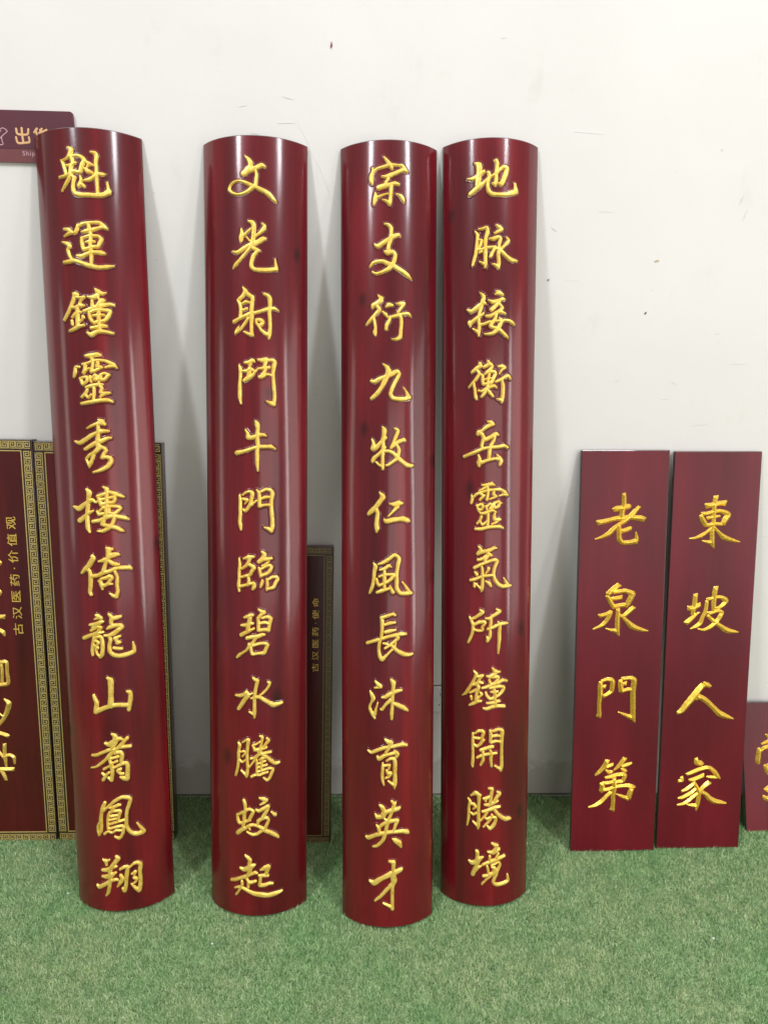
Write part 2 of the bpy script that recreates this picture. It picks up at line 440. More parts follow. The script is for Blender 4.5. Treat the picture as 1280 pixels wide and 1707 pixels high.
-236 9228 23,-108 9273 31,34 9287 28,119 9272 37,62 9173 37,-22 9102 34,-136 9044 34,-250 8999 26
119 9244 23,190 9242 23
-292 8826 28,-164 8872 40,-22 8916 31,49 8944 25
34 8987 14,63 8916 31,106 8829 40
@c3 長
-191 8187 23,-163 8102 40,-162 7929 37,-176 7755 34,-191 7668 28,-233 7523 34,-248 7348 34,-219 7190 40
-163 8188 34,-21 8233 34,107 8274 34,165 8244 23
-91 8002 31,36 8045 37,165 8057 14
-77 7815 34,37 7843 37,180 7869 17
-542 7519 37,-393 7573 34,-219 7624 34,-48 7685 34,123 7727 34,296 7749 40,445 7755 26
-219 7175 37,-161 7119 48,-76 7193 31,10 7280 23,95 7366 20
209 7710 43,238 7651 37,123 7553 26,24 7468 26,-90 7396 20
-133 7525 14,-48 7512 26,24 7468 23
66 7482 31,138 7408 40,239 7318 43,387 7237 49,539 7209 37,634 7229 17
181 7552 17,167 7451 23
@c3 沐
-334 6545 17,-276 6475 37,-218 6419 51,-189 6391 23
-348 6369 17,-247 6389 31
-467 6272 14,-422 6173 43,-392 6088 46,-437 5981 23,-482 5860 29,-452 5760 37,-392 5677 46,-348 5577 17
-348 5680 34,-319 5814 23,-275 5978 13
68 6582 23,126 6508 57,126 6391 43,112 6246 40,98 6071 40,99 5895 34,85 5720 40,85 5573 26
-160 6129 23,-74 6145 43,69 6232 43,213 6286 37,331 6308 26
55 6057 43,-59 5955 29,-159 5822 34,-188 5821 23
113 5983 37,244 5918 46,377 5850 52,499 5763 23
@c3 育
-86 5035 17,-14 4976 43,72 4946 49,29 4858 43,-14 4770 35,-71 4681 26
-527 4723 14,-436 4674 35,-274 4747 37,-100 4814 35,72 4842 32,276 4876 37,396 4880 40,472 4856 29
-274 4570 29,-230 4528 49,-100 4607 43,44 4651 26,160 4677 35
160 4736 17,233 4643 49,204 4571 29
-42 4474 20,59 4532 32,146 4515 37,175 4409 43,175 4231 43,176 4053 43,176 3905 49
162 3846 52,162 3742 14
147 3832 38,75 3880 23,2 3940 16
-143 4413 14,-143 4265 35,-157 4087 35,-142 3939 29,-113 3836 14
-128 4340 23,-42 4356 26,30 4355 29,16 4267 23
-42 4223 23,2 4148 52,74 4147 26,16 4059 29,-70 4015 14
@c3 英
-214 3295 23,-141 3224 49,-97 3105 49,-126 3015 52,-243 2979 46,-287 2976 38,-331 3047 17
-126 3075 52,-11 3136 49,135 3176 49,252 3198 41,296 3224 23
90 3402 23,149 3325 43,120 3192 43,77 3074 35,19 2926 32,-24 2807 43,-53 2657 38,-82 2536 44
193 3367 17,163 3279 26
-97 2941 17,-39 2897 29
-301 2764 17,-242 2694 41,-228 2545 26
-199 2742 35,-97 2821 38,19 2866 43,150 2891 38,238 2885 41,194 2783 38,151 2651 26,107 2578 23
-573 2426 23,-511 2407 47,-331 2491 44,-155 2549 41,20 2581 38,195 2588 35,374 2584 41,497 2550 47,528 2529 29
-82 2536 46,-125 2385 38,-213 2275 38,-301 2208 32,-390 2183 15
122 2397 17,195 2347 52,284 2279 61,330 2183 29
@c3 才
36 1803 26,138 1768 52,138 1647 44,139 1496 47,139 1345 67,154 1283 73,125 1163 44,111 1012 38,111 830 35,112 647 38,112 525 38
97 572 44,-6 621 29,-123 680 15
-480 1251 20,-359 1208 61,-211 1314 55,-65 1395 52,80 1469 61,227 1519 58,317 1555 53,362 1579 20
96 1180 44,-6 1077 44,-94 970 38,-211 843 32,-329 740 26
@c4 地
-452 19241 22,-369 19194 63,-355 19088 60,-367 18958 63,-380 18828 63,-393 18725 58
-645 18899 16,-532 18884 41,-422 18911 57,-327 18981 46,-246 19041 33
-571 18533 47,-474 18601 55,-365 18683 55,-257 18767 33,-177 18841 25,-69 18917 27,39 18981 27,149 19088 33,233 19144 41
-138 19010 35,-110 18931 38,-136 18814 38,-148 18696 38,-120 18577 44,-38 18510 41,128 18498 41,299 18506 44,477 18560 55,572 18584 50
571 18610 44,554 18700 27,537 18777 14
50 19281 41,78 19204 44,66 19073 38,54 18942 38,55 18812 41,29 18720 36
-27 18759 19,29 18720 30
233 19144 41,320 19111 49,292 18978 55,237 18844 52,181 18736 41,111 18760 19
@c4 脉
-439 17648 12,-383 17551 36,-395 17392 33,-408 17232 33,-434 17073 33,-475 16942 36,-502 16837 22
-343 17694 19,-248 17702 30,-166 17725 33,-138 17618 41,-177 17487 39,-189 17327 39,-188 17167 39,-186 17007 39,-185 16859 41,-198 16779 22
-199 16846 30,-268 16889 25,-323 16919 14
-396 17445 25,-286 17425 30,-299 17332 28,-339 17254 19
-394 17205 28,-270 17211 33,-161 17246 33,-52 17257 30,17 17257 33
-338 17134 17,-270 17157 19
81 17776 19,165 17711 47,223 17674 25,110 17631 30,41 17590 19
-81 17458 22,1 17457 41,112 17498 36,183 17459 33,156 17352 33,143 17218 36,131 17058 36,147 16898 41,134 16763 33
134 16790 41,63 16829 33,-6 16856 14
45 17257 33,4 17164 33,-63 17031 33
31 17217 28,129 17218 41,229 17141 39,348 17039 42,470 16966 50,615 16951 19
341 17493 14,387 17416 30,314 17332 33,200 17220 28
@c4 接
-302 16172 17,-247 16116 39,-219 16048 44,-259 15941 42,-285 15806 42,-326 15671 33,-338 15536 33,-323 15371 31,-336 15235 42,-335 15139 17
-336 15207 36,-406 15265 28,-477 15309 14
-623 15784 17,-522 15736 50,-410 15798 50,-300 15874 50,-204 15925 33,-162 15897 11
-563 15465 48,-548 15382 22
-548 15437 48,-436 15526 42,-325 15603 36,-256 15642 25,-215 15695 14
-323 15398 34,-199 15422 31,-61 15474 28
98 16206 22,170 16167 47,257 16128 19
71 16139 14,127 16153 31
-94 15991 17,3 15949 42,143 15977 44,243 16020 42,302 16008 19
158 15937 42,46 15827 39,-23 15759 39
187 15883 28,246 15803 33,160 15733 31
-146 15611 28,-63 15610 36,76 15678 39,189 15720 42,321 15669 20
91 15637 36,64 15528 36,-5 15446 42,-46 15365 36,52 15324 36,151 15297 42,239 15230 42,328 15150 39,405 15084 17
177 15556 17,235 15503 36,193 15393 39,123 15283 45,25 15201 39,-72 15174 33,-183 15176 14
92 15487 22,250 15503 25,399 15508 36,493 15471 39,574 15407 17
@c4 衡
-301 14455 39,-287 14399 42,-384 14333 39,-468 14266 37,-497 14239 25
-370 14291 31,-313 14206 37,-382 14083 34,-480 13974 28,-566 13879 20
-452 13974 28,-423 13834 28,-407 13708 31,-393 13624 40,-378 13568 14
-93 14506 31,-79 14437 42,-189 14370 34
-51 14437 42,6 14381 34,-50 14299 31,-119 14244 28,-174 14190 17
-132 14217 25,-21 14257 34,64 14243 39,92 14202 34,37 14091 39,-4 13994 39,-102 13967 28,-199 13941 28
-285 14192 22,-229 14149 28,-228 14038 31,-213 13955 34
-63 14202 28,-89 14064 28,-102 13926 31,-129 13815 34,-183 13718 34,-252 13635 20
-214 14052 17,-103 14078 22,-19 14091 17
-324 13790 20,-240 13774 28,-129 13842 28,-17 13883 34,67 13897 34,125 13855 14
-101 13814 23,-44 13731 37,28 13647 25
162 14382 20,264 14383 48,339 14356 20,250 14299 22,193 14202 13
109 14008 25,209 14050 34,327 14120 34,418 14150 39,482 14081 20
253 14050 28,285 13925 37,287 13759 37,274 13591 42,260 13507 28
260 13535 40,201 13563 31,143 13577 14
@c4 岳
-83 13019 20,-13 12990 51,44 12948 34,-54 12920 42,-166 12851 34,-250 12781 31,-320 12753 43,-333 12697 34
-306 12753 45,-221 12682 45,-178 12583 48
-205 12555 37,-107 12583 43,5 12639 42,119 12708 45,177 12680 23
-205 12541 34,-233 12442 34,-232 12358 31
91 12652 34,63 12540 34,-7 12413 31,-34 12300 40,-47 12159 40,-60 12060 37
-677 12144 34,-529 12202 37,-358 12273 34,-189 12343 34,-21 12371 31,181 12384 34,329 12411 40,422 12367 34
-315 12174 17,-286 12088 34,-299 11989 51,-298 11904 26
-285 11975 43,-172 12017 34,-46 12059 34,97 12087 28,184 12072 28
154 12186 14,213 12100 46,259 12029 43,230 11929 23
@c4 靈
-209 11419 20,-96 11419 40,18 11447 43,90 11418 17
-96 11390 34,-152 11348 23,-237 11304 17,-293 11275 14
-81 11362 31,-66 11219 31,-93 11047 29
-478 11158 17,-463 11072 34,-491 10956 23
-449 11101 29,-349 11189 29,-208 11247 29,-38 11290 29,135 11303 29,253 11301 31,360 11242 37,439 11168 20
439 11153 23,330 11170 20,225 11144 14
-278 11218 29,-193 11147 29,-263 11046 29
-207 11104 26,-150 11161 17
77 11275 29,78 11175 34,151 11131 20,50 11089 17,-21 11061 11
-347 10901 23,-303 10787 29,-289 10744 20
-332 10887 29,-233 10931 32,-190 10874 32,-232 10802 29,-289 10787 29
-119 10889 20,-90 10802 23
-91 10874 20,-6 10946 26,23 10888 23,-19 10817 23,53 10845 20,52 10931 20
81 10931 29,111 10844 31,198 10871 32,227 10957 32,212 11001 26,124 10973 29,81 10931 29
227 10972 26,287 10956 14
-245 10701 23,-146 10702 34,-33 10745 34,53 10773 32,141 10728 17
-61 10702 29,-59 10557 29,-72 10384 32
-231 10614 29,-258 10527 26,-329 10439 26
-272 10513 23,-200 10412 26,-115 10471 17,-73 10529 17
112 10700 20,99 10614 34,114 10541 40,247 10539 32
247 10539 26,144 10469 23,43 10427 14
-371 10294 29,-228 10296 34,-57 10341 37,116 10353 37,249 10351 37,326 10319 17
@c4 氣
-295 9845 14,-237 9773 35,-251 9714 52,-308 9655 43
-280 9685 43,-151 9716 40,-23 9745 43,93 9802 37,166 9801 17
-50 9658 43,37 9614 29
-307 9494 29,-192 9526 35,-79 9600 40,22 9628 29
-64 9600 43,-121 9512 38,-134 9453 26
-391 9286 35,-248 9364 32,-77 9439 32,96 9496 35,185 9465 38,128 9305 35,100 9130 35,131 8982 41,222 8862 43,345 8797 44,473 8803 44,572 8810 20
489 8817 41,422 8925 29,374 9016 13
-219 9350 23,-190 9218 32,-188 9042 32,-186 8866 35,-199 8718 32,-213 8674 15
-214 8733 26,-286 8804 17,-359 8875 15
-376 9169 26,-332 9112 35
-32 9278 35,-46 9219 26,-103 9146 14
-491 8957 29,-360 8993 35,-188 9072 32,-45 9087 29,86 9101 23
-388 8874 26,-388 8800 35
-101 8940 14,-14 8882 41,30 8808 23
@c4 所
-238 8184 17,-180 8127 44,-266 8050 35,-381 7970 32,-483 7934 26
-513 7991 13,-468 7905 35,-423 7788 35,-422 7639 32,-451 7517 32,-494 7409 32,-538 7314 26
-394 7790 32,-264 7856 35,-149 7875 38,-105 7845 29,-176 7740 32,-176 7650 26,-277 7632 26,-379 7657 23
185 8198 15,261 8150 44,201 8093 38,83 8023 35,25 7964 38,-92 7965 17
39 7964 35,41 7830 32,13 7711 32,28 7592 32,15 7472 35,-42 7368 32
-58 7473 15,-43 7413 29
-31 7682 29,86 7725 32,235 7794 32,358 7816 38,487 7821 23
234 7868 15,281 7762 35,268 7583 38,270 7403 38,257 7224 32,244 7030 13
@c4 鐘
-384 6548 15,-325 6476 38,-354 6368 35,-441 6194 35,-529 6047 35,-604 5931 30,-681 5874 13
-281 6403 29,-208 6422 35,-150 6439 21,-237 6345 24,-280 6282 21,-221 6254 44,-148 6242 15
-441 6179 27,-352 6201 35,-265 6252 41
-308 6204 41,-264 6116 41,-307 5976 35,-320 5853 35,-319 5731 41
-484 5961 21,-380 6016 29,-293 6068 35
-453 5857 33,-438 5782 24
-219 5981 21,-175 5937 27,-247 5858 27,-305 5793 27
-496 5623 21,-392 5680 38,-305 5732 41,-202 5753 24
97 6634 21,158 6556 53,234 6537 29,296 6533 13
-48 6425 18,41 6409 44,129 6467 44,174 6510 44
12 6319 24,42 6227 35
100 6392 29,205 6403 44,267 6384 24,192 6267 35
-162 6105 26,-45 6137 35,102 6210 38,253 6248 35,378 6299 35,492 6271 21
-73 5985 21,-43 5894 32,32 5817 32,106 5830 27
29 6106 24,163 6132 32,317 6137 32,413 6097 32,350 5982 35,257 5898 29,136 5844 29
133 6103 32,165 5949 38,167 5797 38,184 5613 41
60 5999 18,164 5995 29,241 6006 21
-41 5696 21,107 5708 35,259 5745 35,306 5742 18
-127 5557 18,-39 5543 35,109 5601 41,261 5608 35,419 5592 36
@c4 開
-401 4859 27,-400 4689 33,-398 4504 33,-397 4318 33,-395 4131 36,-409 4005 36,-394 3945 18
-342 4865 21,-254 4933 30,-166 4937 36,-121 4893 36,-150 4769 33,-163 4645 36,-236 4548 33,-295 4513 33,-354 4555 18
-149 4645 24,-105 4693 18
-356 4740 24,-238 4734 33
56 4939 33,72 4800 36,59 4646 36
131 4936 27,268 4973 33,379 4931 42,381 4838 45,367 4685 39,369 4499 33,371 4313 33,374 4126 33,376 3970 39,345 3849 39
345 3864 36,265 3920 27,187 3973 15
117 4798 27,224 4807 30,318 4783 18
74 4630 33,210 4654 24,335 4627 21
-191 4412 33,-58 4462 36,90 4506 42,135 4504 24
-277 4205 27,-145 4274 33,2 4307 30,122 4319 27,229 4327 21
-131 4383 30,-130 4243 33,-129 4135 33,-187 4008 24
61 4398 30,92 4304 36,79 4150 36,96 3978 30
@c4 勝
-508 3050 15,-462 2963 36,-491 2801 33,-490 2642 33,-504 2481 30,-533 2301 21
-433 3141 18,-314 3218 45,-239 3177 45,-180 3165 21
-224 3162 45,-223 2989 36,-236 2799 36,-234 2610 36,-233 2420 39,-232 2294 36,-246 2229 18
-247 2293 36,-322 2365 27,-382 2421 14
-431 2904 24,-356 2898 33,-311 2824 27,-370 2770 18
-429 2652 18,-369 2613 27,-280 2670 21
27 3356 21,118 3337 42,104 3212 36,90 3056 36,76 2931 42
-105 3073 21,-15 3090 39,59 3136 21
-60 3043 33,-44 2996 18
257 3248 18,321 3194 45,244 3092 36,167 2973 27
-73 2901 21,46 2900 39,168 2957 42,276 2995 24
-131 2711 24,-42 2728 36,78 2773 42,200 2813 39,342 2829 18
200 2845 21,185 2767 39,264 2649 39,362 2542 45,495 2456 51,600 2450 45,654 2437 24
-12 2697 36,-70 2586 24,-174 2456 21
-70 2554 21,-10 2507 27,111 2551 27,219 2527 33,220 2432 36,159 2310 39,68 2236 39,-8 2317 18
125 2613 27,81 2489 27,-9 2380 21,-98 2285 21
@c4 境
-286 1594 27,-255 1549 45,-254 1421 45,-253 1293 60,-282 1161 45,-326 1044 52,-371 925 52
-480 1293 18,-388 1244 51,-268 1291 67,-164 1395 42,-105 1430 15
-311 1046 52,-222 1135 36,-147 1172 15
134 1809 24,212 1755 42,275 1732 42,229 1641 42,168 1551 51
30 1574 21,121 1554 45,230 1577 51,324 1629 36
76 1445 30,78 1333 27
310 1503 24,263 1397 33
-118 1205 24,2 1255 39,155 1312 42,312 1359 42,476 1411 36
3 1175 24,35 1046 30,51 949 27
125 1186 18,218 1226 24,313 1263 24,362 1191 30,315 1069 30,268 963 33
126 1138 15,204 1099 42,205 970 61,97 930 48,6 901 36,-85 885 33
128 912 27,7 805 21,-128 658 18
269 931 33,207 809 36,177 699 36,256 626 39,386 622 40,521 643 43,609 685 37,588 853 15
@f5 老
-12 10755 48,-7 10611 64,-2 10466 64,-29 10321 64,-56 10160 71,-85 10063 71
-304 10290 48,-208 10322 74,-46 10338 71,115 10385 71,179 10401 38
-746 9921 71,-585 9952 64,-392 10000 58,-198 10048 58,-36 10047 64,158 10079 58,354 10062 64,501 10045 77,600 10013 71
439 10384 45,315 10240 61,190 10095 71,32 9966 58,-127 9870 48,-286 9741 61,-411 9612 64,-603 9515 42,-796 9451 13
-127 9870 55,-122 9708 64,-116 9546 64,-96 9432 71,5 9350 58,184 9349 58,346 9381 74,412 9381 74
395 9381 58,391 9511 48,369 9641 13
-55 9675 55,74 9707 58,202 9755 55,235 9755 35
@f5 泉
-67 8123 71,-195 8025 71,-306 7927 71,-402 7828 58
-401 7812 52,-314 7646 58,-227 7513 59,-175 7430 39
-223 7893 49,-60 7925 52,136 7940 55,303 7873 75,337 7839 81,276 7708 81,215 7592 75,152 7493 55
-209 7480 52,-46 7511 55,118 7527 55
-266 7712 45,-119 7727 55,28 7759 52
-75 7412 55,-70 7246 62,-80 7080 65,-75 6913 68,-69 6747 59,-15 6629 16
-86 6763 59,-235 6782 36,-402 6833 15
-629 7234 26,-563 7217 52,-400 7266 52,-286 7314 55,-331 7182 59,-425 7033 55,-553 6918 46,-781 6820 16
384 7458 62,257 7343 59,129 7228 49,15 7196 33
-20 7246 26,99 7145 39,218 7028 55,338 6910 82,473 6842 69,640 6790 49,824 6755 13
@f5 門
-505 5249 56,-517 5080 72,-511 4910 69,-523 4740 59,-534 4570 53,-528 4399 53,-524 4263 63,-539 4194 73
-473 5266 43,-325 5315 53,-191 5296 62,-155 5211 66,-167 5076 66,-180 4957 56,-294 4873 53,-408 4807 46
-451 5096 39,-367 5095 56
75 5293 59,80 5141 69,102 5004 72,104 4936 66
107 5327 43,273 5342 49,406 5340 59,476 5272 79,465 5102 76,456 4898 73,463 4694 73,471 4489 73,478 4283 73,483 4146 73,538 4025 20
450 4147 66,280 4218 50,42 4323 15
163 5174 39,245 5189 56
120 4953 49,285 5002 46,419 5001 40
@f5 第
-233 2846 67,-295 2709 67,-392 2571 63,-490 2468 53,-572 2400 27
-243 2638 33,-143 2689 53,-60 2722 40
-256 2534 33,-170 2480 60,-86 2496 33
287 2907 63,191 2770 63,78 2633 50,-21 2548 20
212 2648 40,345 2698 53,478 2748 33
198 2579 27,284 2525 57,335 2507 33
-282 2308 37,-115 2340 57,52 2390 57,221 2404 53,306 2368 57,276 2264 63,228 2195 50,93 2180 50,-40 2129 50
-379 2153 67,-357 2013 70,-404 1891 60
-327 2134 50,-176 2149 50,-42 2182 50,26 2181 33
-338 1925 50,-170 1957 53,-36 2007 50,132 2039 50,334 2053 50,504 2033 64,591 1979 57
524 1962 67,478 1823 77,433 1666 74
434 1648 60,244 1722 47,73 1795 15
-12 2286 50,-6 2111 67,0 1936 64,-28 1762 57,-21 1551 57,-32 1375 60,-46 1305 77
-99 1868 50,-230 1730 57,-393 1558 64,-559 1455 50,-744 1406 23
@f6 東
-9 10681 74,-33 10519 64,-41 10358 64,-48 10196 58,-39 10033 55,-47 9871 58,-69 9675 65,-58 9479 65,-50 9332 65,6 9201 16
-68 9348 58,-184 9365 39,-334 9398 15
-289 10406 74,-175 10422 64,-13 10455 58,149 10487 61,280 10487 77
-423 10147 52,-367 10018 68,-295 9904 68,-241 9822 42
-392 10180 48,-229 10196 42,-34 10244 45,129 10260 48,296 10211 65,381 10146 71,306 10033 81,246 9919 74,249 9870 48
-226 9838 48,-81 9887 45,84 9887 45,216 9870 42
-237 10050 42,-91 10082 42,120 10114 26
-91 9773 32,-232 9643 42,-391 9545 52,-552 9480 32,-715 9465 13
-9 9789 32,130 9642 42,269 9511 71,438 9445 58,606 9396 39,756 9362 11
@f6 坡
-455 7827 65,-464 7677 69,-472 7510 69,-497 7344 65,-507 7227 59
-667 7428 59,-533 7411 72,-404 7477 69,-307 7526 56
-694 6977 72,-583 7076 69,-471 7176 49,-360 7276 23,-311 7292 10
131 8040 72,107 7874 72,99 7707 69,92 7540 65,101 7373 56
-113 7642 49,-121 7475 52,-145 7308 56,-220 7141 56,-278 6974 66,-406 6874 52,-552 6808 16
-115 7675 42,16 7708 39,147 7740 39,314 7739 46,417 7672 72,453 7622 65,360 7505 56,264 7439 46,181 7423 26
-59 7257 49,72 7290 43,236 7339 43,356 7288 49,311 7188 62,235 7054 62,125 6937 59,-3 6837 56,-167 6771 36,-335 6806 13
-73 7207 39,50 7089 49,190 6970 56,328 6885 56,468 6783 76,604 6732 69,739 6714 43,858 6696 16
@f6 人
-57 5124 83,45 5106 66,132 5053 43
-90 5124 79,-201 4988 89,-311 4835 99,-437 4664 100,-564 4511 93,-691 4340 83,-822 4255 40
-273 4749 100,-137 4730 73,3 4642 73,144 4520 70,287 4380 70,431 4241 83,570 4170 80,709 4116 57,865 4062 17
@f6 家
-180 2855 44,-157 2732 80,-53 2696 77,35 2659 34
-594 2281 40,-589 2175 67,-690 2142 34
-444 2350 40,-277 2417 57,-77 2502 57,126 2552 54,263 2533 54,407 2407 61,482 2282 71,572 2210 17
519 2247 44,347 2249 44,175 2269 17
-367 2172 34,-231 2188 61,-64 2256 61,70 2324 57
-191 2081 44,-289 1994 54,-421 1890 54,-572 1822 34
-227 2117 50,-115 1938 51,-38 1760 57,-46 1582 64,-71 1405 64,-96 1227 20
-86 1369 64,-223 1372 51,-397 1410 15
-132 1921 40,-245 1799 54,-378 1712 57,-545 1626 51,-647 1610 30
-72 1760 40,-204 1656 54,-335 1534 54,-501 1430 47,-670 1397 24
253 2092 74,122 1988 67,-8 1848 57,-74 1796 40
29 1794 51,170 1721 54,280 1595 71,422 1503 78,596 1465 61,788 1426 24
@f7 堂
-1687 2994 27,-1558 2863 69
-911 3248 80,-925 2987 91,-935 2805 80
-239 3059 70,-385 2904 70,-500 2801 43
-1953 2580 43,-1962 2398 75,-1998 2217 80,-2004 2114 53
-1838 2709 27,-1617 2785 53,-1153 2807 69,-609 2802 75,-172 2797 80,-13 2718 107,-134 2510 53,-249 2407 27
-1904 2476 37,-1790 2579 53,-1570 2628 59,-1380 2627 37
-1790 2060 37,-1717 1904 74,-1589 1747 80
-1683 2033 64,-1191 2105 69,-646 2126 80,-488 2046 107,-608 1840 91,-668 1737 80
-1589 1747 74,-1209 1769 69,-667 1763 69
-1776 1285 80,-1608 1386 90,-1227 1434 74,-683 1479 80,-413 1450 69
-996 1689 85,-1013 1380 90,-1030 1071 96
-1893 1107 37,-1735 1028 80,-1248 1048 90,-706 1067 96,-274 1036 106,-62 957 42
@bA 一
260 8665 47,443 8642 47,554 8571 38,431 8473 47,244 8447 47
@bA 二
195 7788 47,405 7789 48,493 7716 38,392 7617 48,181 7591 48
@bA 三
137 6998 57,418 6999 57,559 7000 57
111 6649 48,344 6625 53,480 6550 58,520 6450 24
@bA 四
37 5649 48,322 5649 48,511 5649 48,513 5344 44,514 5011 53,272 4959 53,-13 4959 53
365 5598 39,371 5343 39,349 5036 39
@bA 五
384 4521 24,495 4391 73,431 4157 64,318 3923 49,161 3740 44,-123 3478 49
-65 4262 29,163 4105 24,300 4001 20
-119 3530 49,166 3477 54,378 3398 59,424 3371 34
@bA 六
287 3134 49,270 2895 49,277 2656 50,285 2415 25
259 2736 45,408 2788 45,524 2708 50,535 2521 25
232 2709 40,123 2869 35,-53 3108 35
-209 2310 55,85 2336 55,498 2334 55
131 2309 55,215 2120 50,255 1986 35
-96 2524 35,131 2309 45
@sg 出
-8497 19557 24,-8482 19451 24,-8368 19427 24,-8234 19444 21,-8205 19551 24
-8363 19574 24,-8368 19427 24,-8361 19253 24
-8522 19370 22,-8507 19263 22,-8452 19238 22,-8288 19255 22,-8212 19270 22,-8213 19377 22
@sg 货
-7998 19569 24,-8067 19488 24
-8021 19502 22,-8013 19449 24
-7880 19572 21,-7916 19518 21
-7951 19477 22,-7859 19506 22,-7766 19548 22
-7928 19544 18,-7850 19466 18,-7735 19442 18
@sg icon
-9054 19438 7,-8927 19507 7,-8816 19570 7,-8717 19499 7,-8823 19417 7,-8923 19334 7,-9052 19251 7
-8873 19375 7,-8870 19295 7,-8868 19201 7,-9119 19195 7
-8952 19440 6,-8869 19509 6
'''

# ------------------------------------------------------------------ materials
def new_mat(name):
    m = bpy.data.materials.new(name)
    m.use_nodes = True
    nt = m.node_tree
    b = nt.nodes['Principled BSDF']
    return m, nt, b

def N(nt, kind, **kw):
    n = nt.nodes.new(kind)
    for k, v in kw.items():
        if k.startswith('i_'):
            key = k[2:]
            n.inputs[int(key) if key.isdigit() else key].default_value = v
        else:
            setattr(n, k, v)
    return n

def ramp(nt, src, stops):
    r = nt.nodes.new('ShaderNodeValToRGB')
    el = r.color_ramp.elements
    while len(el) < len(stops):
        el.new(0.5)
    for e, (p, c) in zip(el, stops):
        e.position = p
        e.color = (c[0], c[1], c[2], 1)
    nt.links.new(src, r.inputs[0])
    return r.outputs[0]

def mapped(nt, scale, coord='Object', loc=(0, 0, 0)):
    tc = nt.nodes.new('ShaderNodeTexCoord')
    mp = nt.nodes.new('ShaderNodeMapping')
    mp.inputs['Scale'].default_value = scale
    mp.inputs['Location'].default_value = loc
    nt.links.new(tc.outputs[coord], mp.inputs[0])
    return mp.outputs[0]

def noise(nt, vec, scale, detail=4, rough=0.55, dist=0.0):
    n = N(nt, 'ShaderNodeTexNoise')
    n.inputs['Scale'].default_value = scale
    n.inputs['Detail'].default_value = detail
    n.inputs['Roughness'].default_value = rough
    n.inputs['Distortion'].default_value = dist
    nt.links.new(vec, n.inputs['Vector'])
    return n.outputs[0]

def mix(nt, fac, a, b, kind='MIX'):
    m = nt.nodes.new('ShaderNodeMix')
    m.data_type = 'RGBA'
    m.blend_type = kind
    for s, v in ((0, fac), (6, a), (7, b)):
        if hasattr(v, 'is_linked'):
            nt.links.new(v, m.inputs[s])
        else:
            m.inputs[s].default_value = v if s == 0 else (v[0], v[1], v[2], 1)
    return m.outputs[2]

def bump(nt, b, h, strength, dist, chain=None, coat=False):
    bp = nt.nodes.new('ShaderNodeBump')
    bp.inputs['Strength'].default_value = strength
    bp.inputs['Distance'].default_value = dist
    nt.links.new(h, bp.inputs['Height'])
    if chain:
        nt.links.new(chain, bp.inputs['Normal'])
    nt.links.new(bp.outputs[0], b.inputs['Normal'])
    if coat:
        nt.links.new(bp.outputs[0], b.inputs['Coat Normal'])
    return bp.outputs[0]

def lacquer(name, dark, mid, light, seed, rough=0.34, coat_rough=0.145, coat=1.0, knots=None):
    """stained wood grain running along the board under clear lacquer"""
    m, nt, b = new_mat(name)
    v = mapped(nt, (1.0, 1.0, 0.07), loc=(seed * 3.1, seed * 1.7, seed))
    g1 = noise(nt, v, 16, 5, 0.6, 0.6)
    v2 = mapped(nt, (1.0, 1.0, 0.018), loc=(seed, seed, seed * 2.3))
    g2 = noise(nt, v2, 95, 4, 0.6, 0.2)
    v3 = mapped(nt, (1.0, 1.0, 0.33), loc=(seed * 5.0, 0, seed * 9.1))
    g3 = noise(nt, v3, 5.5, 2, 0.5)
    c = ramp(nt, g1, [(0.30, dark), (0.50, mid), (0.70, light)])
    fine = ramp(nt, g2, [(0.35, (0.74, 0.68, 0.68)), (0.62, (1.0, 1.0, 1.0))])
    c = mix(nt, 0.42, c, fine, 'MULTIPLY')
    big = ramp(nt, g3, [(0.36, (0.78, 0.74, 0.74)), (0.64, (1.12, 1.10, 1.10))])
    c = mix(nt, 1.0, c, big, 'MULTIPLY')
    for kx, ky, kz, kr in (knots or ()):       # dark knots in the timber, drawn out along the grain
        tc = nt.nodes.new('ShaderNodeTexCoord')
        mp = nt.nodes.new('ShaderNodeMapping')
        mp.inputs['Scale'].default_value = (1 / kr, 1 / kr, 0.6 / kr)
        mp.inputs['Location'].default_value = (-kx / kr, -ky / kr, -kz * 0.6 / kr)
        nt.links.new(tc.outputs['Object'], mp.inputs[0])
        ln = nt.nodes.new('ShaderNodeVectorMath')
        ln.operation = 'LENGTH'
        nt.links.new(mp.outputs[0], ln.inputs[0])
        wob = N(nt, 'ShaderNodeMath', operation='MULTIPLY_ADD')
        nt.links.new(g1, wob.inputs[0])
        wob.inputs[1].default_value = 1.1
        nt.links.new(ln.outputs['Value'], wob.inputs[2])
        wob2 = N(nt, 'ShaderNodeMath', operation='MULTIPLY')
        nt.links.new(wob.outputs[0], wob2.inputs[0])
        wob2.inputs[1].default_value = 0.4
        kn = ramp(nt, wob2.outputs[0], [(0.30, (0.38, 0.36, 0.40)), (0.46, (0.60, 0.56, 0.60)), (0.75, (1, 1, 1))])
        c = mix(nt, 1.0, c, kn, 'MULTIPLY')
    nt.links.new(c, b.inputs['Base Color'])
    b.inputs['Roughness'].default_value = rough
    b.inputs['Specular IOR Level'].default_value = 0.12
    b.inputs['Coat Weight'].default_value = coat
    b.inputs['Coat Roughness'].default_value = coat_rough
    b.inputs['Coat IOR'].default_value = 1.5
    vb = mapped(nt, (1.0, 1.0, 0.22))
    nb = noise(nt, vb, 26, 3, 0.5)
    bump(nt, b, nb, 0.22, 0.0012, coat=True)
    return m

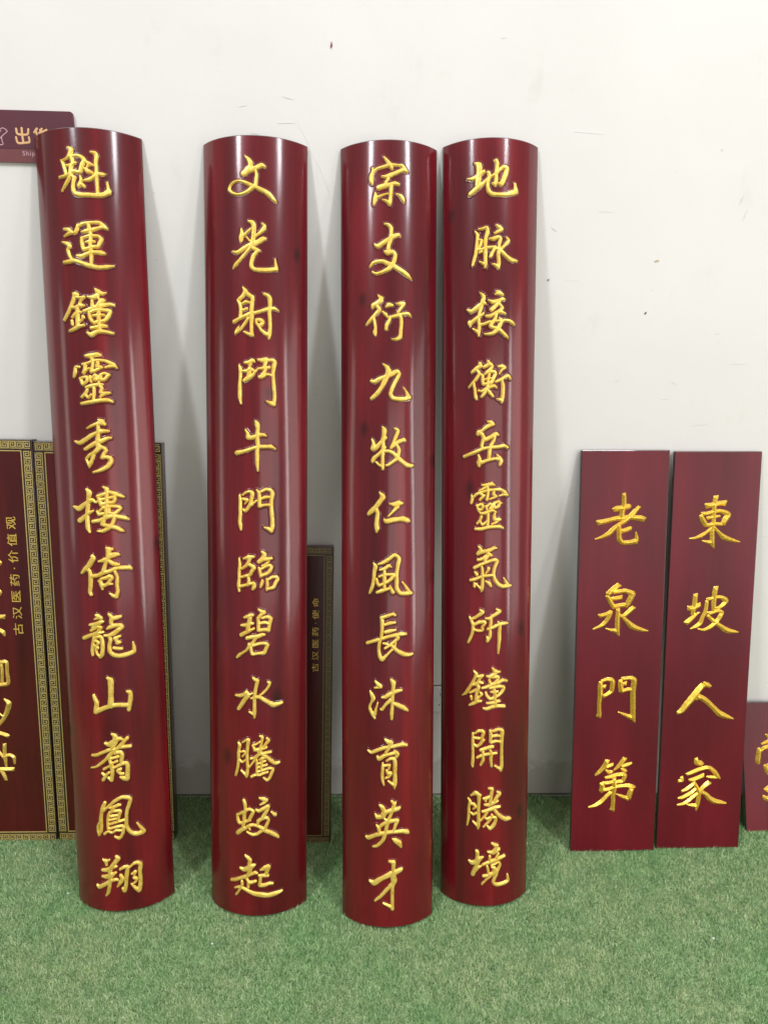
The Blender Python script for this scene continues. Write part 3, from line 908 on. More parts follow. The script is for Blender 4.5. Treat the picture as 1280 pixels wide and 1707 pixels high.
def plain(name, col, rough=0.5, metal=0.0, bumpy=0.0, scale=200, var=0.12, coat=0.0):
    m, nt, b = new_mat(name)
    v = mapped(nt, (1, 1, 1))
    n = noise(nt, v, scale * 0.12, 4)
    lo = tuple(x * (1 - var) for x in col)
    hi = tuple(min(1, x * (1 + var)) for x in col)
    nt.links.new(ramp(nt, n, [(0.3, lo), (0.7, hi)]), b.inputs['Base Color'])
    b.inputs['Roughness'].default_value = rough
    b.inputs['Metallic'].default_value = metal
    b.inputs['Coat Weight'].default_value = coat
    if bumpy:
        n2 = noise(nt, v, scale, 4)
        bump(nt, b, n2, bumpy, 0.001)
    return m

def gilt(name, lo, hi, rough, metal):
    """brushed gold paint over carved wood, uneven and a little worn"""
    m, nt, b = new_mat(name)
    v = mapped(nt, (1, 1, 1))
    n = noise(nt, v, 60, 4, 0.6)
    c = ramp(nt, n, [(0.32, lo), (0.68, hi)])
    nt.links.new(c, b.inputs['Base Color'])
    b.inputs['Metallic'].default_value = metal
    n3 = noise(nt, v, 150, 3, 0.6)
    rr = ramp(nt, n3, [(0.3, (rough - 0.08,) * 3), (0.7, (rough + 0.14,) * 3)])
    nt.links.new(rr, b.inputs['Roughness'])
    n2 = noise(nt, v, 420, 3, 0.6)
    bump(nt, b, n2, 0.18, 0.0005)
    return m

RED_D, RED_M, RED_L = (0.082, 0.0026, 0.0070), (0.124, 0.0038, 0.0092), (0.190, 0.0062, 0.0120)
KNOTS = [
    [(0.1223, -0.0057, 0.9773, 0.014), (-0.1225, -0.0054, 0.4856, 0.0111)] ,
    [(0.0394, -0.0553, 1.3687, 0.0104), (0.1043, -0.0236, 1.7101, 0.0104), (0.0561, -0.0503, 0.5876, 0.0155), (-0.0732, -0.0431, 0.4314, 0.0141)] ,
    [(-0.0614, -0.0426, 1.2929, 0.012), (0.1149, -0.0054, 1.2142, 0.0123), (0.1187, -0.0012, 0.9192, 0.014), (-0.0658, -0.0406, 1.6092, 0.0118)] ,
    [(-0.0514, -0.0489, 1.132, 0.0138), (0.0883, -0.0293, 0.7623, 0.0126), (-0.099, -0.0208, 1.8109, 0.0104), (0.0933, -0.0255, 0.2531, 0.0114)] ,
]
M_COL = [lacquer('crimson_lacquer_%s' % n, RED_D, RED_M, RED_L, i * 1.37 + 0.4, knots=KNOTS[i])
         for i, n in enumerate(('first', 'second', 'third', 'fourth'))]
M_FLAT = [lacquer('wine_lacquer_%s' % n, (0.108, 0.0032, 0.0105), (0.122, 0.0038, 0.0120), (0.142, 0.0052, 0.0135),
                  i * 2.1 + 9.3, rough=0.42, coat_rough=0.30, coat=0.55) for i, n in enumerate(('first', 'second', 'third'))]
M_BROWN = lacquer('brown_red_lacquer', (0.055, 0.0040, 0.0050), (0.085, 0.0060, 0.0070), (0.12, 0.010, 0.010), 4.4,
                  rough=0.35, coat_rough=0.2, coat=0.8)
M_BAND = plain('dark_brown_band_paint', (0.030, 0.014, 0.007), 0.35, coat=0.4)
M_EDGE = plain('dark_edge_lacquer', (0.035, 0.008, 0.009), 0.35, coat=0.6)
M_GILT = gilt('pale_gold_paint', (0.76, 0.49, 0.070), (0.95, 0.70, 0.17), 0.30, 0.42)
M_GILT_F = gilt('rich_gold_paint', (0.84, 0.53, 0.055), (0.93, 0.63, 0.09), 0.22, 0.5)
M_GLINE = gilt('dull_gold_line_paint', (0.52, 0.39, 0.12), (0.66, 0.52, 0.20), 0.40, 0.2)
M_GDIM = gilt('shaded_gold_line_paint', (0.26, 0.18, 0.075), (0.36, 0.26, 0.11), 0.45, 0.2)  # line gold painted darker, shade on the shorter plaque put into its colour
M_SIGN = plain('maroon_sign_face', (0.098, 0.022, 0.036), 0.42, var=0.05)
M_SIGNB = plain('russet_sign_band', (0.165, 0.050, 0.052), 0.42, var=0.05)
M_SIGNG = plain('sign_gold_ink', (0.72, 0.42, 0.20), 0.5, var=0.05)
M_SIGNP = plain('sign_pink_ink', (0.62, 0.38, 0.42), 0.5, var=0.05)
M_PLATE = plain('white_socket_plastic', (0.78, 0.78, 0.76), 0.35, var=0.02)
M_HOLE = plain('dark_socket_hole', (0.02, 0.02, 0.02), 0.6)
M_SKIRT = plain('grimy_wall_foot', (0.20, 0.20, 0.18), 0.8)

def wall_mat():
    m, nt, b = new_mat('white_wall_paint')
    v = mapped(nt, (1, 1, 1))
    n = noise(nt, v, 1.6, 5, 0.6)
    c = ramp(nt, n, [(0.3, (0.705, 0.688, 0.662)), (0.7, (0.755, 0.737, 0.708))])
    # faint smudges
    n2 = noise(nt, mapped(nt, (1, 1, 0.5), loc=(3, 2, 1)), 9, 5, 0.65)
    sm = ramp(nt, n2, [(0.60, (1, 1, 1)), (0.74, (0.94, 0.935, 0.92))])
    c = mix(nt, 1.0, c, sm, 'MULTIPLY')
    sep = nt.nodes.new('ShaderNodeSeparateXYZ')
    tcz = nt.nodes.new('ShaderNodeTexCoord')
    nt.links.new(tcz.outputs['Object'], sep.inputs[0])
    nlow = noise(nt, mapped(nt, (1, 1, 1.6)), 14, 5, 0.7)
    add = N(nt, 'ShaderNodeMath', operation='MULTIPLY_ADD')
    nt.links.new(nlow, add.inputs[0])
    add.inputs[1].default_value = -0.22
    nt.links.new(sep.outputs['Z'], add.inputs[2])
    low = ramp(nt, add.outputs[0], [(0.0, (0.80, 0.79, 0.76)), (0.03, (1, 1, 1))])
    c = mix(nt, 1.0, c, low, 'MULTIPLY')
    # short level brush and trowel scratches
    v3 = mapped(nt, (0.16, 1, 1.0), loc=(0.3, 0, 7))
    n3 = noise(nt, v3, 75, 3, 0.5, 0.4)
    n4 = noise(nt, v, 5.0, 2, 0.5)
    sc = ramp(nt, n3, [(0.735, (0, 0, 0)), (0.755, (1, 1, 1))])
    ms = ramp(nt, n4, [(0.56, (0, 0, 0)), (0.62, (1, 1, 1))])
    f = mix(nt, 1.0, sc, ms, 'MULTIPLY')
    c = mix(nt, f, c, (0.65, 0.65, 0.635))
    nt.links.new(c, b.inputs['Base Color'])
    b.inputs['Roughness'].default_value = 0.62
    b.inputs['Specular IOR Level'].default_value = 0.3
    h1 = noise(nt, v, 7, 6, 0.6)
    first = bump(nt, b, h1, 0.35, 0.004)
    h2 = noise(nt, mapped(nt, (0.5, 1, 1)), 160, 3, 0.6)
    bump(nt, b, h2, 0.18, 0.0007, chain=first)
    return m
M_WALL = wall_mat()

def turf_mat(blade):
    m, nt, b = new_mat('turf_blade_plastic' if blade else 'turf_backing')
    g = nt.nodes.new('ShaderNodeNewGeometry')
    n = noise(nt, g.outputs['Position'], 4.0, 4, 0.6)
    n2 = noise(nt, g.outputs['Position'], 26.0, 3, 0.6)
    if blade:
        at = N(nt, 'ShaderNodeAttribute', attribute_name='tone')
        c = ramp(nt, at.outputs['Fac'], [(0.0, (0.030, 0.090, 0.026)), (0.30, (0.130, 0.280, 0.088)),
                                         (0.55, (0.34, 0.535, 0.235)), (0.80, (0.67, 0.84, 0.50)),
                                         (1.0, (0.88, 0.93, 0.70))])
        patch = ramp(nt, n, [(0.34, (0.86, 1.0, 0.88)), (0.50, (1.0, 1.0, 0.98)), (0.66, (1.13, 1.05, 1.04))])
        c = mix(nt, 1.0, c, patch, 'MULTIPLY')
        p2 = ramp(nt, n2, [(0.35, (0.82, 0.90, 0.84)), (0.66, (1.16, 1.10, 1.10))])
        c = mix(nt, 1.0, c, p2, 'MULTIPLY')
        nt.links.new(c, b.inputs['Base Color'])
        b.inputs['Roughness'].default_value = 0.45
        b.inputs['Specular IOR Level'].default_value = 0.4
    else:
        nt.links.new(ramp(nt, n2, [(0.3, (0.045, 0.105, 0.042)), (0.7, (0.09, 0.165, 0.075))]), b.inputs['Base Color'])
        b.inputs['Roughness'].default_value = 0.9
    return m
M_BLADE, M_BACKING = turf_mat(True), turf_mat(False)

# ------------------------------------------------------------------ mesh helpers
def link(name, me, parent=None, kind=None):
    o = bpy.data.objects.new(name, me)
    COL.objects.link(o)
    if parent:
        o.parent = parent
    if kind:
        o['kind'] = kind
    return o

def mesh_from(name, verts, faces, mats, smooth=True, idx=None):
    me = bpy.data.meshes.new(name)
    me.from_pydata(verts, [], faces)
    for m in mats:
        me.materials.append(m)
    if idx is not None:
        me.polygons.foreach_set('material_index', idx)
    if smooth:
        me.polygons.foreach_set('use_smooth', [True] * len(me.polygons))
    me.update()
    return me

def box_bm(bm, x0, x1, y0, y1, z0, z1):
    vs = [bm.verts.new((x, y, z)) for x in (x0, x1) for y in (y0, y1) for z in (z0, z1)]
    for f in ((0, 1, 3, 2), (4, 6, 7, 5), (0, 4, 5, 1), (2, 3, 7, 6), (0, 2, 6, 4), (1, 5, 7, 3)):
        bm.faces.new([vs[i] for i in f])

def bm_obj(name, bm, mats, parent=None, kind=None, smooth=False, bevel=0.0, seg=2):
    bmesh.ops.recalc_face_normals(bm, faces=bm.faces)
    if bevel:
        bmesh.ops.bevel(bm, geom=list(bm.edges), offset=bevel, segments=seg, affect='EDGES', profile=0.5)
    me = bpy.data.meshes.new(name)
    bm.to_mesh(me)
    bm.free()
    for m in mats:
        me.materials.append(m)
    if smooth:
        me.polygons.foreach_set('use_smooth', [True] * len(me.polygons))
    return link(name, me, parent, kind)

def thing(name, label, cat, O, X, A, group=None):
    o = bpy.data.objects.new(name, None)
    COL.objects.link(o)
    o.empty_display_size = 0.1
    X = Vector(X).normalized()
    A = Vector(A)
    A = (A - X * A.dot(X)).normalized()
    Y = A.cross(X)
    m = Matrix((X, Y, A)).transposed().to_4x4()
    m.translation = Vector(O)
    o.matrix_world = m
    o['label'] = label
    o['category'] = cat
    if group:
        o['group'] = group
    return o

# ------------------------------------------------------------------ carved characters
def parse_glyphs():
    out = {}
    cur = None
    for l in GLYPHS.strip().split('\n'):
        l = l.strip()
        if l.startswith('@'):
            k, ch = l[1:].split()
            cur = []
            out.setdefault(k, []).append((ch, cur))
        elif l:
            cur.append(np.array([[float(a) for a in p.split()] for p in l.split(',')]) * 1e-4)
    return out

def smooth_stroke(p, step=0.0018):
    """Catmull-Rom through the stroke points, radius carried along"""
    n = len(p)
    if n == 1:
        return p
    q = np.vstack([2 * p[0] - p[1], p, 2 * p[-1] - p[-2]])
    res = []
    for i in range(1, n):
        p0, p1, p2, p3 = q[i - 1], q[i], q[i + 1], q[i + 2]
        L = np.linalg.norm(p2[:2] - p1[:2])
        k = max(2, int(L / step))
        t = np.linspace(0, 1, k, endpoint=False)[:, None]
        lin = p1 + (p2 - p1) * t
        cat = 0.5 * ((2 * p1) + (-p0 + p2) * t + (2 * p0 - 5 * p1 + 4 * p2 - p3) * t ** 2 + (-p0 + 3 * p1 - 3 * p2 + p3) * t ** 3)
        m_ = 0.75 * cat + 0.25 * lin
        m_[:, 2] = lin[:, 2]
        res.append(m_)
    res.append(p[-1:])
    return np.vstack(res)

def glyph_mesh(name, strokes, style, R=None, sag=None, mats=None, step=0.00095):
    """height field over the character: rounded or ridged gold strokes inside a softly dished lacquer rim"""
    if style == 'ridge':
        step = 0.0007
    pts = np.vstack(strokes)
    margin = 0.0062 if style != 'print' else 0.002
    x0, z0 = pts[:, 0].min() - margin - 0.006, pts[:, 1].min() - margin - 0.006
    x1, z1 = pts[:, 0].max() + margin + 0.006, pts[:, 1].max() + margin + 0.006
    nx, nz = int((x1 - x0) / step) + 1, int((z1 - z0) / step) + 1
    gx = x0 + np.arange(nx) * step
    gz = z0 + np.arange(nz) * step
    D = np.full((nx, nz), 1.0)
    grow = {'round': 0.00095, 'ridge': 0.0006, 'print': 0.0}[style]
    for s in strokes:
        q = smooth_stroke(s)
        if style == 'round':      # hand tremor of the chisel
            t = np.arange(len(q))
            q = q.copy()
            q[:, 2] *= 1 + 0.03 * np.sin(t * 0.5 + s[0, 0] * 900) + 0.05 * np.sin(t * 0.23 + s[0, 1] * 500)
        acc = np.concatenate([[0], np.cumsum(np.linalg.norm(np.diff(q[:, :2], axis=0), axis=1))])
        caps = []
        if style == 'ridge' and len(q) > 3:
            for e0, e1, sgn in ((0, min(4, len(q) - 1), 1), (len(q) - 1, max(len(q) - 5, 0), -1)):
                re = q[e0, 2]
                dv = q[e0, :2] - q[e1, :2]
                if re > 0.0034 and np.linalg.norm(dv) > 1e-6:
                    dv = dv / np.linalg.norm(dv)
                    ca, sa = math.cos(0.28 * sgn), math.sin(0.28 * sgn)
                    dv = np.array([dv[0] * ca - dv[1] * sa, dv[0] * sa + dv[1] * ca])
                    caps.append((q[e0, :2], dv, re, 0 if e0 == 0 else acc[-1]))
        for si, (a, b) in enumerate(zip(q[:-1], q[1:])):
            r = max(a[2], b[2]) + margin
            i0 = max(0, int((min(a[0], b[0]) - r - x0) / step)); i1 = min(nx, int((max(a[0], b[0]) + r - x0) / step) + 2)
            j0 = max(0, int((min(a[1], b[1]) - r - z0) / step)); j1 = min(nz, int((max(a[1], b[1]) + r - z0) / step) + 2)
            X_, Z_ = np.meshgrid(gx[i0:i1], gz[j0:j1], indexing='ij')
            d = b[:2] - a[:2]
            L2 = max(d @ d, 1e-12)
            t = np.clip(((X_ - a[0]) * d[0] + (Z_ - a[1]) * d[1]) / L2, 0, 1)
            ds = np.hypot(X_ - a[0] - t * d[0], Z_ - a[1] - t * d[1]) - (a[2] + (b[2] - a[2]) * t + grow)
            for pe, dv, re, s0 in caps:
                if abs(acc[si] - s0) < 1.6 * re:
                    ds = np.maximum(ds, (X_ - pe[0]) * dv[0] + (Z_ - pe[1]) * dv[1] - 0.35 * re)
            np.minimum(D[i0:i1, j0:j1], ds, out=D[i0:i1, j0:j1])
    GXX, GZZ = np.meshgrid(gx, gz, indexing='ij')
    # snap the grid lines nearest the outline onto it, so the edge is clean
    gxD, gzD = np.gradient(D, step)
    near = np.abs(D) < 0.5 * step
    g2 = np.maximum(gxD ** 2 + gzD ** 2, 0.25)
    GXX = np.where(near, GXX - D * gxD / g2, GXX)
    GZZ = np.where(near, GZZ - D * gzD / g2, GZZ)
    Ds = np.where(near, 0.0, D)
    ins = np.maximum(-Ds, 0)
    out = np.maximum(Ds, 0)
    if style == 'round':
        t = np.minimum(ins / 0.0036, 1)
        H = 0.0002 + 0.0046 * np.sqrt(np.maximum(1 - (1 - t) ** 2, 0)) + 0.10 * ins
        rim = 0.0002 + 0.0008 * np.sin(np.clip(out / 0.0038, 0, 1) * math.pi) ** 1.0 - 0.5 * np.maximum(out - 0.0033, 0)
        lim = margin
    elif style == 'ridge':
        H = 0.0004 + np.minimum(ins * 1.05, 0.0095)
        rim = 0.0004 - 0.05 * out - 0.6 * np.maximum(out - 0.0004, 0)
        lim = 0.0025
    else:
        H = np.minimum(0.0002 + ins * 0.6, 0.0007)
        rim = 0.0002 - 0.8 * out
        lim = 0.002
    Hh = np.where(D > 0, rim, H)
    Hh = np.where(near, H[0, 0] * 0 + np.where(Ds <= 0, H, H), Hh)
    keep = Ds < lim
    cell = keep[:-1, :-1] & keep[1:, :-1] & keep[1:, 1:] & keep[:-1, 1:]
    ci, cj = np.nonzero(cell)
    used = np.zeros((nx, nz), bool)
    for a, b in ((0, 0), (1, 0), (1, 1), (0, 1)):
        used[ci + a, cj + b] = True
    ids = np.full((nx, nz), -1)
    ids[used] = np.arange(used.sum())
    sx, sz, hh = GXX[used], GZZ[used], Hh[used]
    if R:
        phi = sx / R
        vx = (R + hh) * np.sin(phi)
        vy = -((R + hh) * np.cos(phi) - R + sag)
    else:
        vx = sx
        vy = -hh
    verts = np.stack([vx, vy, sz], 1)
    faces = np.stack([ids[ci, cj], ids[ci + 1, cj], ids[ci + 1, cj + 1], ids[ci, cj + 1]], 1)
    mean = (Ds[ci, cj] + Ds[ci + 1, cj] + Ds[ci + 1, cj + 1] + Ds[ci, cj + 1]) / 4
    me = bpy.data.meshes.new(name)
    me.vertices.add(len(verts))
    me.vertices.foreach_set('co', verts.ravel())
    me.loops.add(faces.size)
    me.loops.foreach_set('vertex_index', faces.ravel())
    me.polygons.add(len(faces))
    me.polygons.foreach_set('loop_start', np.arange(0, faces.size, 4))
    me.polygons.foreach_set('loop_total', np.full(len(faces), 4))
    for m in mats:
        me.materials.append(m)
    me.polygons.foreach_set('material_index', (mean > 0).astype(np.int32) if len(mats) > 1 else np.zeros(len(faces), np.int32))
    me.polygons.foreach_set('use_smooth', np.full(len(faces), style != 'print'))
    me.update(calc_edges=True)
    me.validate()
    return me

G = parse_glyphs()

FR = {
    'c1': [[-0.63084, -0.40753, 0.0], [0.9987, 0.04929, 0.0131], [-0.02273, 0.20016, 0.9795], 1.981, 0.2543] ,
    'c2': [[-0.26903, -0.42596, 0.0], [0.99994, -0.01069, 0.0033], [-0.00096, 0.21226, 0.97721], 1.9785, 0.2569] ,
    'c3': [[0.07835, -0.47118, 0.0], [0.99992, -0.00543, 0.01147], [-0.00988, 0.23405, 0.97218], 1.9876, 0.2396] ,
    'c4': [[0.34717, -0.40237, 0.0], [0.99966, -0.01493, 0.02143], [-0.01802, 0.19934, 0.97977], 1.9834, 0.2374] ,
    'f5': [[0.75837, -0.25616, 0.004], [0.99991, 0.00701, 0.01104], [-0.01223, 0.20155, 0.9794], 1.199, 0.2535] ,
    'f6': [[1.02195, -0.2461, 0.004], [0.99993, 0.00762, 0.00884], [-0.01014, 0.19354, 0.98104], 1.1967, 0.2529] ,
    'bA': [[-1.06626, -0.19931, 0.0], [0.99996, 0.00795, -0.00327], [0.00214, 0.13828, 0.99039], 1.2027, 0.3272] ,
    'bB': [[-0.72646, -0.19679, 0.0], [1.0, -0.00036, -0.00206], [0.00209, 0.13761, 0.99048], 1.1975, 0.3477] ,
    'bD': [[-0.2461, -0.21467, 0.0], [0.99998, -0.00055, -0.00546], [0.00546, 0.20377, 0.979], 0.9063, 0.3214] ,
    'f7': [[1.457, -0.1765, 0.0], [0.99996, 0.00337, 0.00808], [-0.00875, 0.38513, 0.92282], 0.3999, 0.493] ,
}

# ------------------------------------------------------------------ setting: wall and turf
bm = bmesh.new()
box_bm(bm, -3.2, 3.6, 0.0, 0.12, -0.05, 3.1)
wall = bm_obj('wall', bm, [M_WALL], kind='structure')
wall['label'] = 'white painted wall with faint scratches behind the boards'

bm = bmesh.new()
vs = [bm.verts.new(p) for p in ((-3.2, -3.6, -0.006), (3.6, -3.6, -0.006), (3.6, -0.0005, -0.006), (-3.2, -0.0005, -0.006))]
bm.faces.new(vs)
ground = bm_obj('ground', bm, [M_BACKING], kind='structure')
ground['label'] = 'dark green woven backing of the artificial turf'

# grimy line where the wall meets the turf
bm = bmesh.new()
box_bm(bm, -3.2, 3.6, -0.0015, 0.001, 0.0, 0.006)
bm_obj('wall_foot_line', bm, [M_SKIRT], wall)

def sliver(bm, x, z, L, w, ang, th=0.0006, seg=6):
    """a small ragged scratch or chip lying on the wall"""
    ca, sa = math.cos(ang), math.sin(ang)
    top, bot = [], []
    for i in range(seg + 1):
        t = i / seg
        ww = w * math.sin(math.pi * min(max(t, 0.04), 0.96)) * random.uniform(0.5, 1.0)
        off = random.uniform(-0.35, 0.35) * w
        u = (t - 0.5) * L
        for lst, s in ((top, 1), (bot, -1)):
            v = off + s * ww / 2
            lst.append((x + u * ca - v * sa, z + u * sa + v * ca))
    ring = top + bot[::-1]
    f = [bm.verts.new((px, -th, pz)) for px, pz in ring]
    bk = [bm.verts.new((px, 0.0002, pz)) for px, pz in ring]
    bm.faces.new(f[::-1])
    n = len(ring)
    for i in range(n):
        j = (i + 1) % n
        bm.faces.new((f[i], f[j], bk[j], bk[i]))

# scratches: placed over the whole wall
M_SCR = plain('scratched_plaster', (0.60, 0.59, 0.57), 0.8)
M_SCRL = plain('raised_paint_edge', (0.66, 0.66, 0.65), 0.6)
bm = bmesh.new()
marks = [(-0.30, 2.02, 0.020, 0.0016, 0.2), (-0.19, 2.04, 0.03, 0.0016, -0.2), (-0.195, 1.985, 0.045, 0.001, 0.05),
         (-0.272, 1.96, 0.02, 0.0016, 0.0), (0.49, 1.755, 0.020, 0.0040, -0.6), (0.985, 1.80, 0.030, 0.0035, 1.3),
         (0.97, 1.835, 0.022, 0.0045, 1.25), (0.766, 1.61, 0.007, 0.0025, 1.1), (0.62, 1.80, 0.04, 0.0012, 0.0),
         (0.17, 1.93, 0.02, 0.0030, 1.4), (-0.13, 1.55, 0.030, 0.0010, -0.2), (-0.135, 1.32, 0.028, 0.0012, 0.0),
         (-0.14, 1.17, 0.022, 0.0025, 0.1), (-0.53, 1.82, 0.006, 0.004, 0.5), (-0.535, 1.66, 0.005, 0.004, 0.2),
         (0.70, 1.37, 0.015, 0.0030, 0.4), (0.86, 1.365, 0.018, 0.0025, -0.5), (0.84, 1.32, 0.03, 0.0012, 0.0),
         (0.95, 1.25, 0.05, 0.0014, 0.1), (1.03, 1.42, 0.05, 0.0012, 0.02), (0.96, 1.50, 0.02, 0.0022, 0.3),
         (0.90, 1.95, 0.006, 0.0045, 1.0), (0.79, 1.90, 0.015, 0.0014, 0.8), (0.33, 2.18, 0.012, 0.002, 0.3)]
for mk in marks:
    sliver(bm, *mk)
for i in range(20):
    sliver(bm, random.uniform(-1.6, 1.9), random.uniform(0.9, 2.6), random.uniform(0.006, 0.030),
           random.uniform(0.0006, 0.0016), random.choice([0, 0, 0.1, -0.15, 1.2, random.uniform(0, 3)]))
bm_obj('wall_scratches', bm, [M_SCR], wall, kind='stuff')
bm = bmesh.new()
for i in range(24):
    x, z = random.uniform(-1.8, 2.0), random.uniform(0.7, 2.6)
    sliver(bm, x, z, random.uniform(0.03, 0.09), random.uniform(0.0005, 0.0012), random.choice([0, 0.02, -0.05]))
# one long hairline crack slanting down right
px, pz = -0.165, 1.985
for i in range(16):
    a = -1.12 + random.uniform(-0.18, 0.18)
    sliver(bm, px, pz, 0.017, 0.0009, a)
    px += 0.014 * math.cos(a)
    pz += 0.014 * math.sin(a)
bm_obj('wall_hairlines', bm, [M_SCRL], wall, kind='stuff')
bm = bmesh.new(); sliver(bm, -0.084, 2.155, 0.014, 0.0055, 1.4, 0.0015)
bm_obj('paint_chip', bm, [plain('red_brown_chip', (0.22, 0.03, 0.03), 0.6)], wall)
bm = bmesh.new(); sliver(bm, 0.769, 1.683, 0.013, 0.0045, 0.1, 0.0015)
bm_obj('paint_chip', bm, [plain('ochre_chip', (0.50, 0.38, 0.16), 0.6)], wall)
bm = bmesh.new(); sliver(bm, 0.756, 1.551, 0.007, 0.0045, 0.9, 0.0015)
bm_obj('paint_chip', bm, [M_HOLE], wall)
bm = bmesh.new(); sliver(bm, 0.487, 1.63, 0.005, 0.005, 0.9, 0.0015)
bm_obj('paint_chip', bm, [M_HOLE], wall)

# artificial turf: a tuft of curled blades scattered over the floor
def turf():
    nb = 1500
    rad = 0.062
    ang = RNG.uniform(0, 2 * math.pi, nb)
    rr = rad * np.sqrt(RNG.uniform(0, 1, nb))
    bx, by = rr * np.cos(ang), rr * np.sin(ang)
    V, F, T = [], [], []
    for i in range(nb):
        curly = RNG.random() < 0.35
        h = RNG.uniform(0.0075, 0.0145)
        w = RNG.uniform(0.0006, 0.0011)
        d = RNG.uniform(0, 2 * math.pi)
        lean = RNG.uniform(0.15, 1.15)
        bend = RNG.uniform(0.4, 1.5) if not curly else RNG.uniform(1.6, 3.6)
        turn = RNG.uniform(-1.2, 1.2) if not curly else RNG.uniform(-3.5, 3.5)
        tone = float(np.clip(RNG.normal(0.50 if not curly else 0.78, 0.26), 0, 1))
        p = np.array([bx[i], by[i], 0.0])
        th, dd = lean * 0.4, d
        n = 4
        b0 = len(V)
        for k in range(n + 1):
            t = k / n
            side = np.array([-math.sin(dd), math.cos(dd), 0.0]) * w * (1 - 0.75 * t) * 0.5
            if k == n:
                V.append(tuple(p))
            else:
                V.append(tuple(p - side)); V.append(tuple(p + side))
            T.extend([tone * (0.75 + 0.25 * t)] * (1 if k == n else 2))
            th = lean * 0.4 + bend * t
            dd = d + turn * t
            p = p + np.array([math.cos(dd) * math.sin(th), math.sin(dd) * math.sin(th), max(math.cos(th), -0.25)]) * (h * 1.25 / n)
            p[2] = max(p[2], 0.0008)
        for k in range(n - 1):
            a = b0 + 2 * k
            F.append((a, a + 1, a + 3, a + 2))
        a = b0 + 2 * (n - 1)
        F.append((a, a + 1, a + 2))
    me = mesh_from('grass', V, F, [M_BLADE], smooth=True)
    at = me.attributes.new('tone', 'FLOAT', 'POINT')
    at.data.foreach_set('value', T)
    o = link('grass', me, kind='stuff')
    o.location = (0, 0, -0.006)
    o['label'] = 'pale green artificial turf covering the floor below the boards'
    ng = bpy.data.node_groups.new('turf_scatter', 'GeometryNodeTree')
    ng.interface.new_socket('Geometry', in_out='INPUT', socket_type='NodeSocketGeometry')
    ng.interface.new_socket('Geometry', in_out='OUTPUT', socket_type='NodeSocketGeometry')
    nd, lk = ng.nodes, ng.links
    gi, go = nd.new('NodeGroupInput'), nd.new('NodeGroupOutput')
    # points on a jittered mesh made here
    grid = nd.new('GeometryNodeMeshGrid')
    sx, sy = 4.2, 2.1
    grid.inputs['Size X'].default_value = sx
    grid.inputs['Size Y'].default_value = sy
    grid.inputs['Vertices X'].default_value = int(sx / 0.040)
    grid.inputs['Vertices Y'].default_value = int(sy / 0.040)
    sp = nd.new('GeometryNodeSetPosition')
    rv = nd.new('FunctionNodeRandomValue'); rv.data_type = 'FLOAT_VECTOR'
    rv.inputs[0].default_value = (-0.016 + 0.10, -0.016 - sy / 2 - 0.060, 0)
    rv.inputs[1].default_value = (0.016 + 0.10, 0.010 - sy / 2 - 0.060, 0)
    lk.new(grid.outputs[0], sp.inputs['Geometry'])
    lk.new(rv.outputs[0], sp.inputs['Offset'])
    ip = nd.new('GeometryNodeInstanceOnPoints')
    rr_ = nd.new('FunctionNodeRandomValue'); rr_.data_type = 'FLOAT_VECTOR'
    rr_.inputs[0].default_value = (0, 0, 0)
    rr_.inputs[1].default_value = (0, 0, 6.283)
    rr_.inputs['Seed'].default_value = 3
    rs = nd.new('FunctionNodeRandomValue'); rs.data_type = 'FLOAT'
    rs.inputs[2].default_value = 0.78
    rs.inputs[3].default_value = 1.35
    rs.inputs['Seed'].default_value = 5
    lk.new(sp.outputs[0], ip.inputs['Points'])
    lk.new(gi.outputs[0], ip.inputs['Instance'])
    lk.new(rr_.outputs[0], ip.inputs['Rotation'])
    lk.new(rs.outputs[1], ip.inputs['Scale'])
    lk.new(ip.outputs[0], go.inputs[0])
    md = o.modifiers.new('scatter', 'NODES')
    md.node_group = ng
turf()

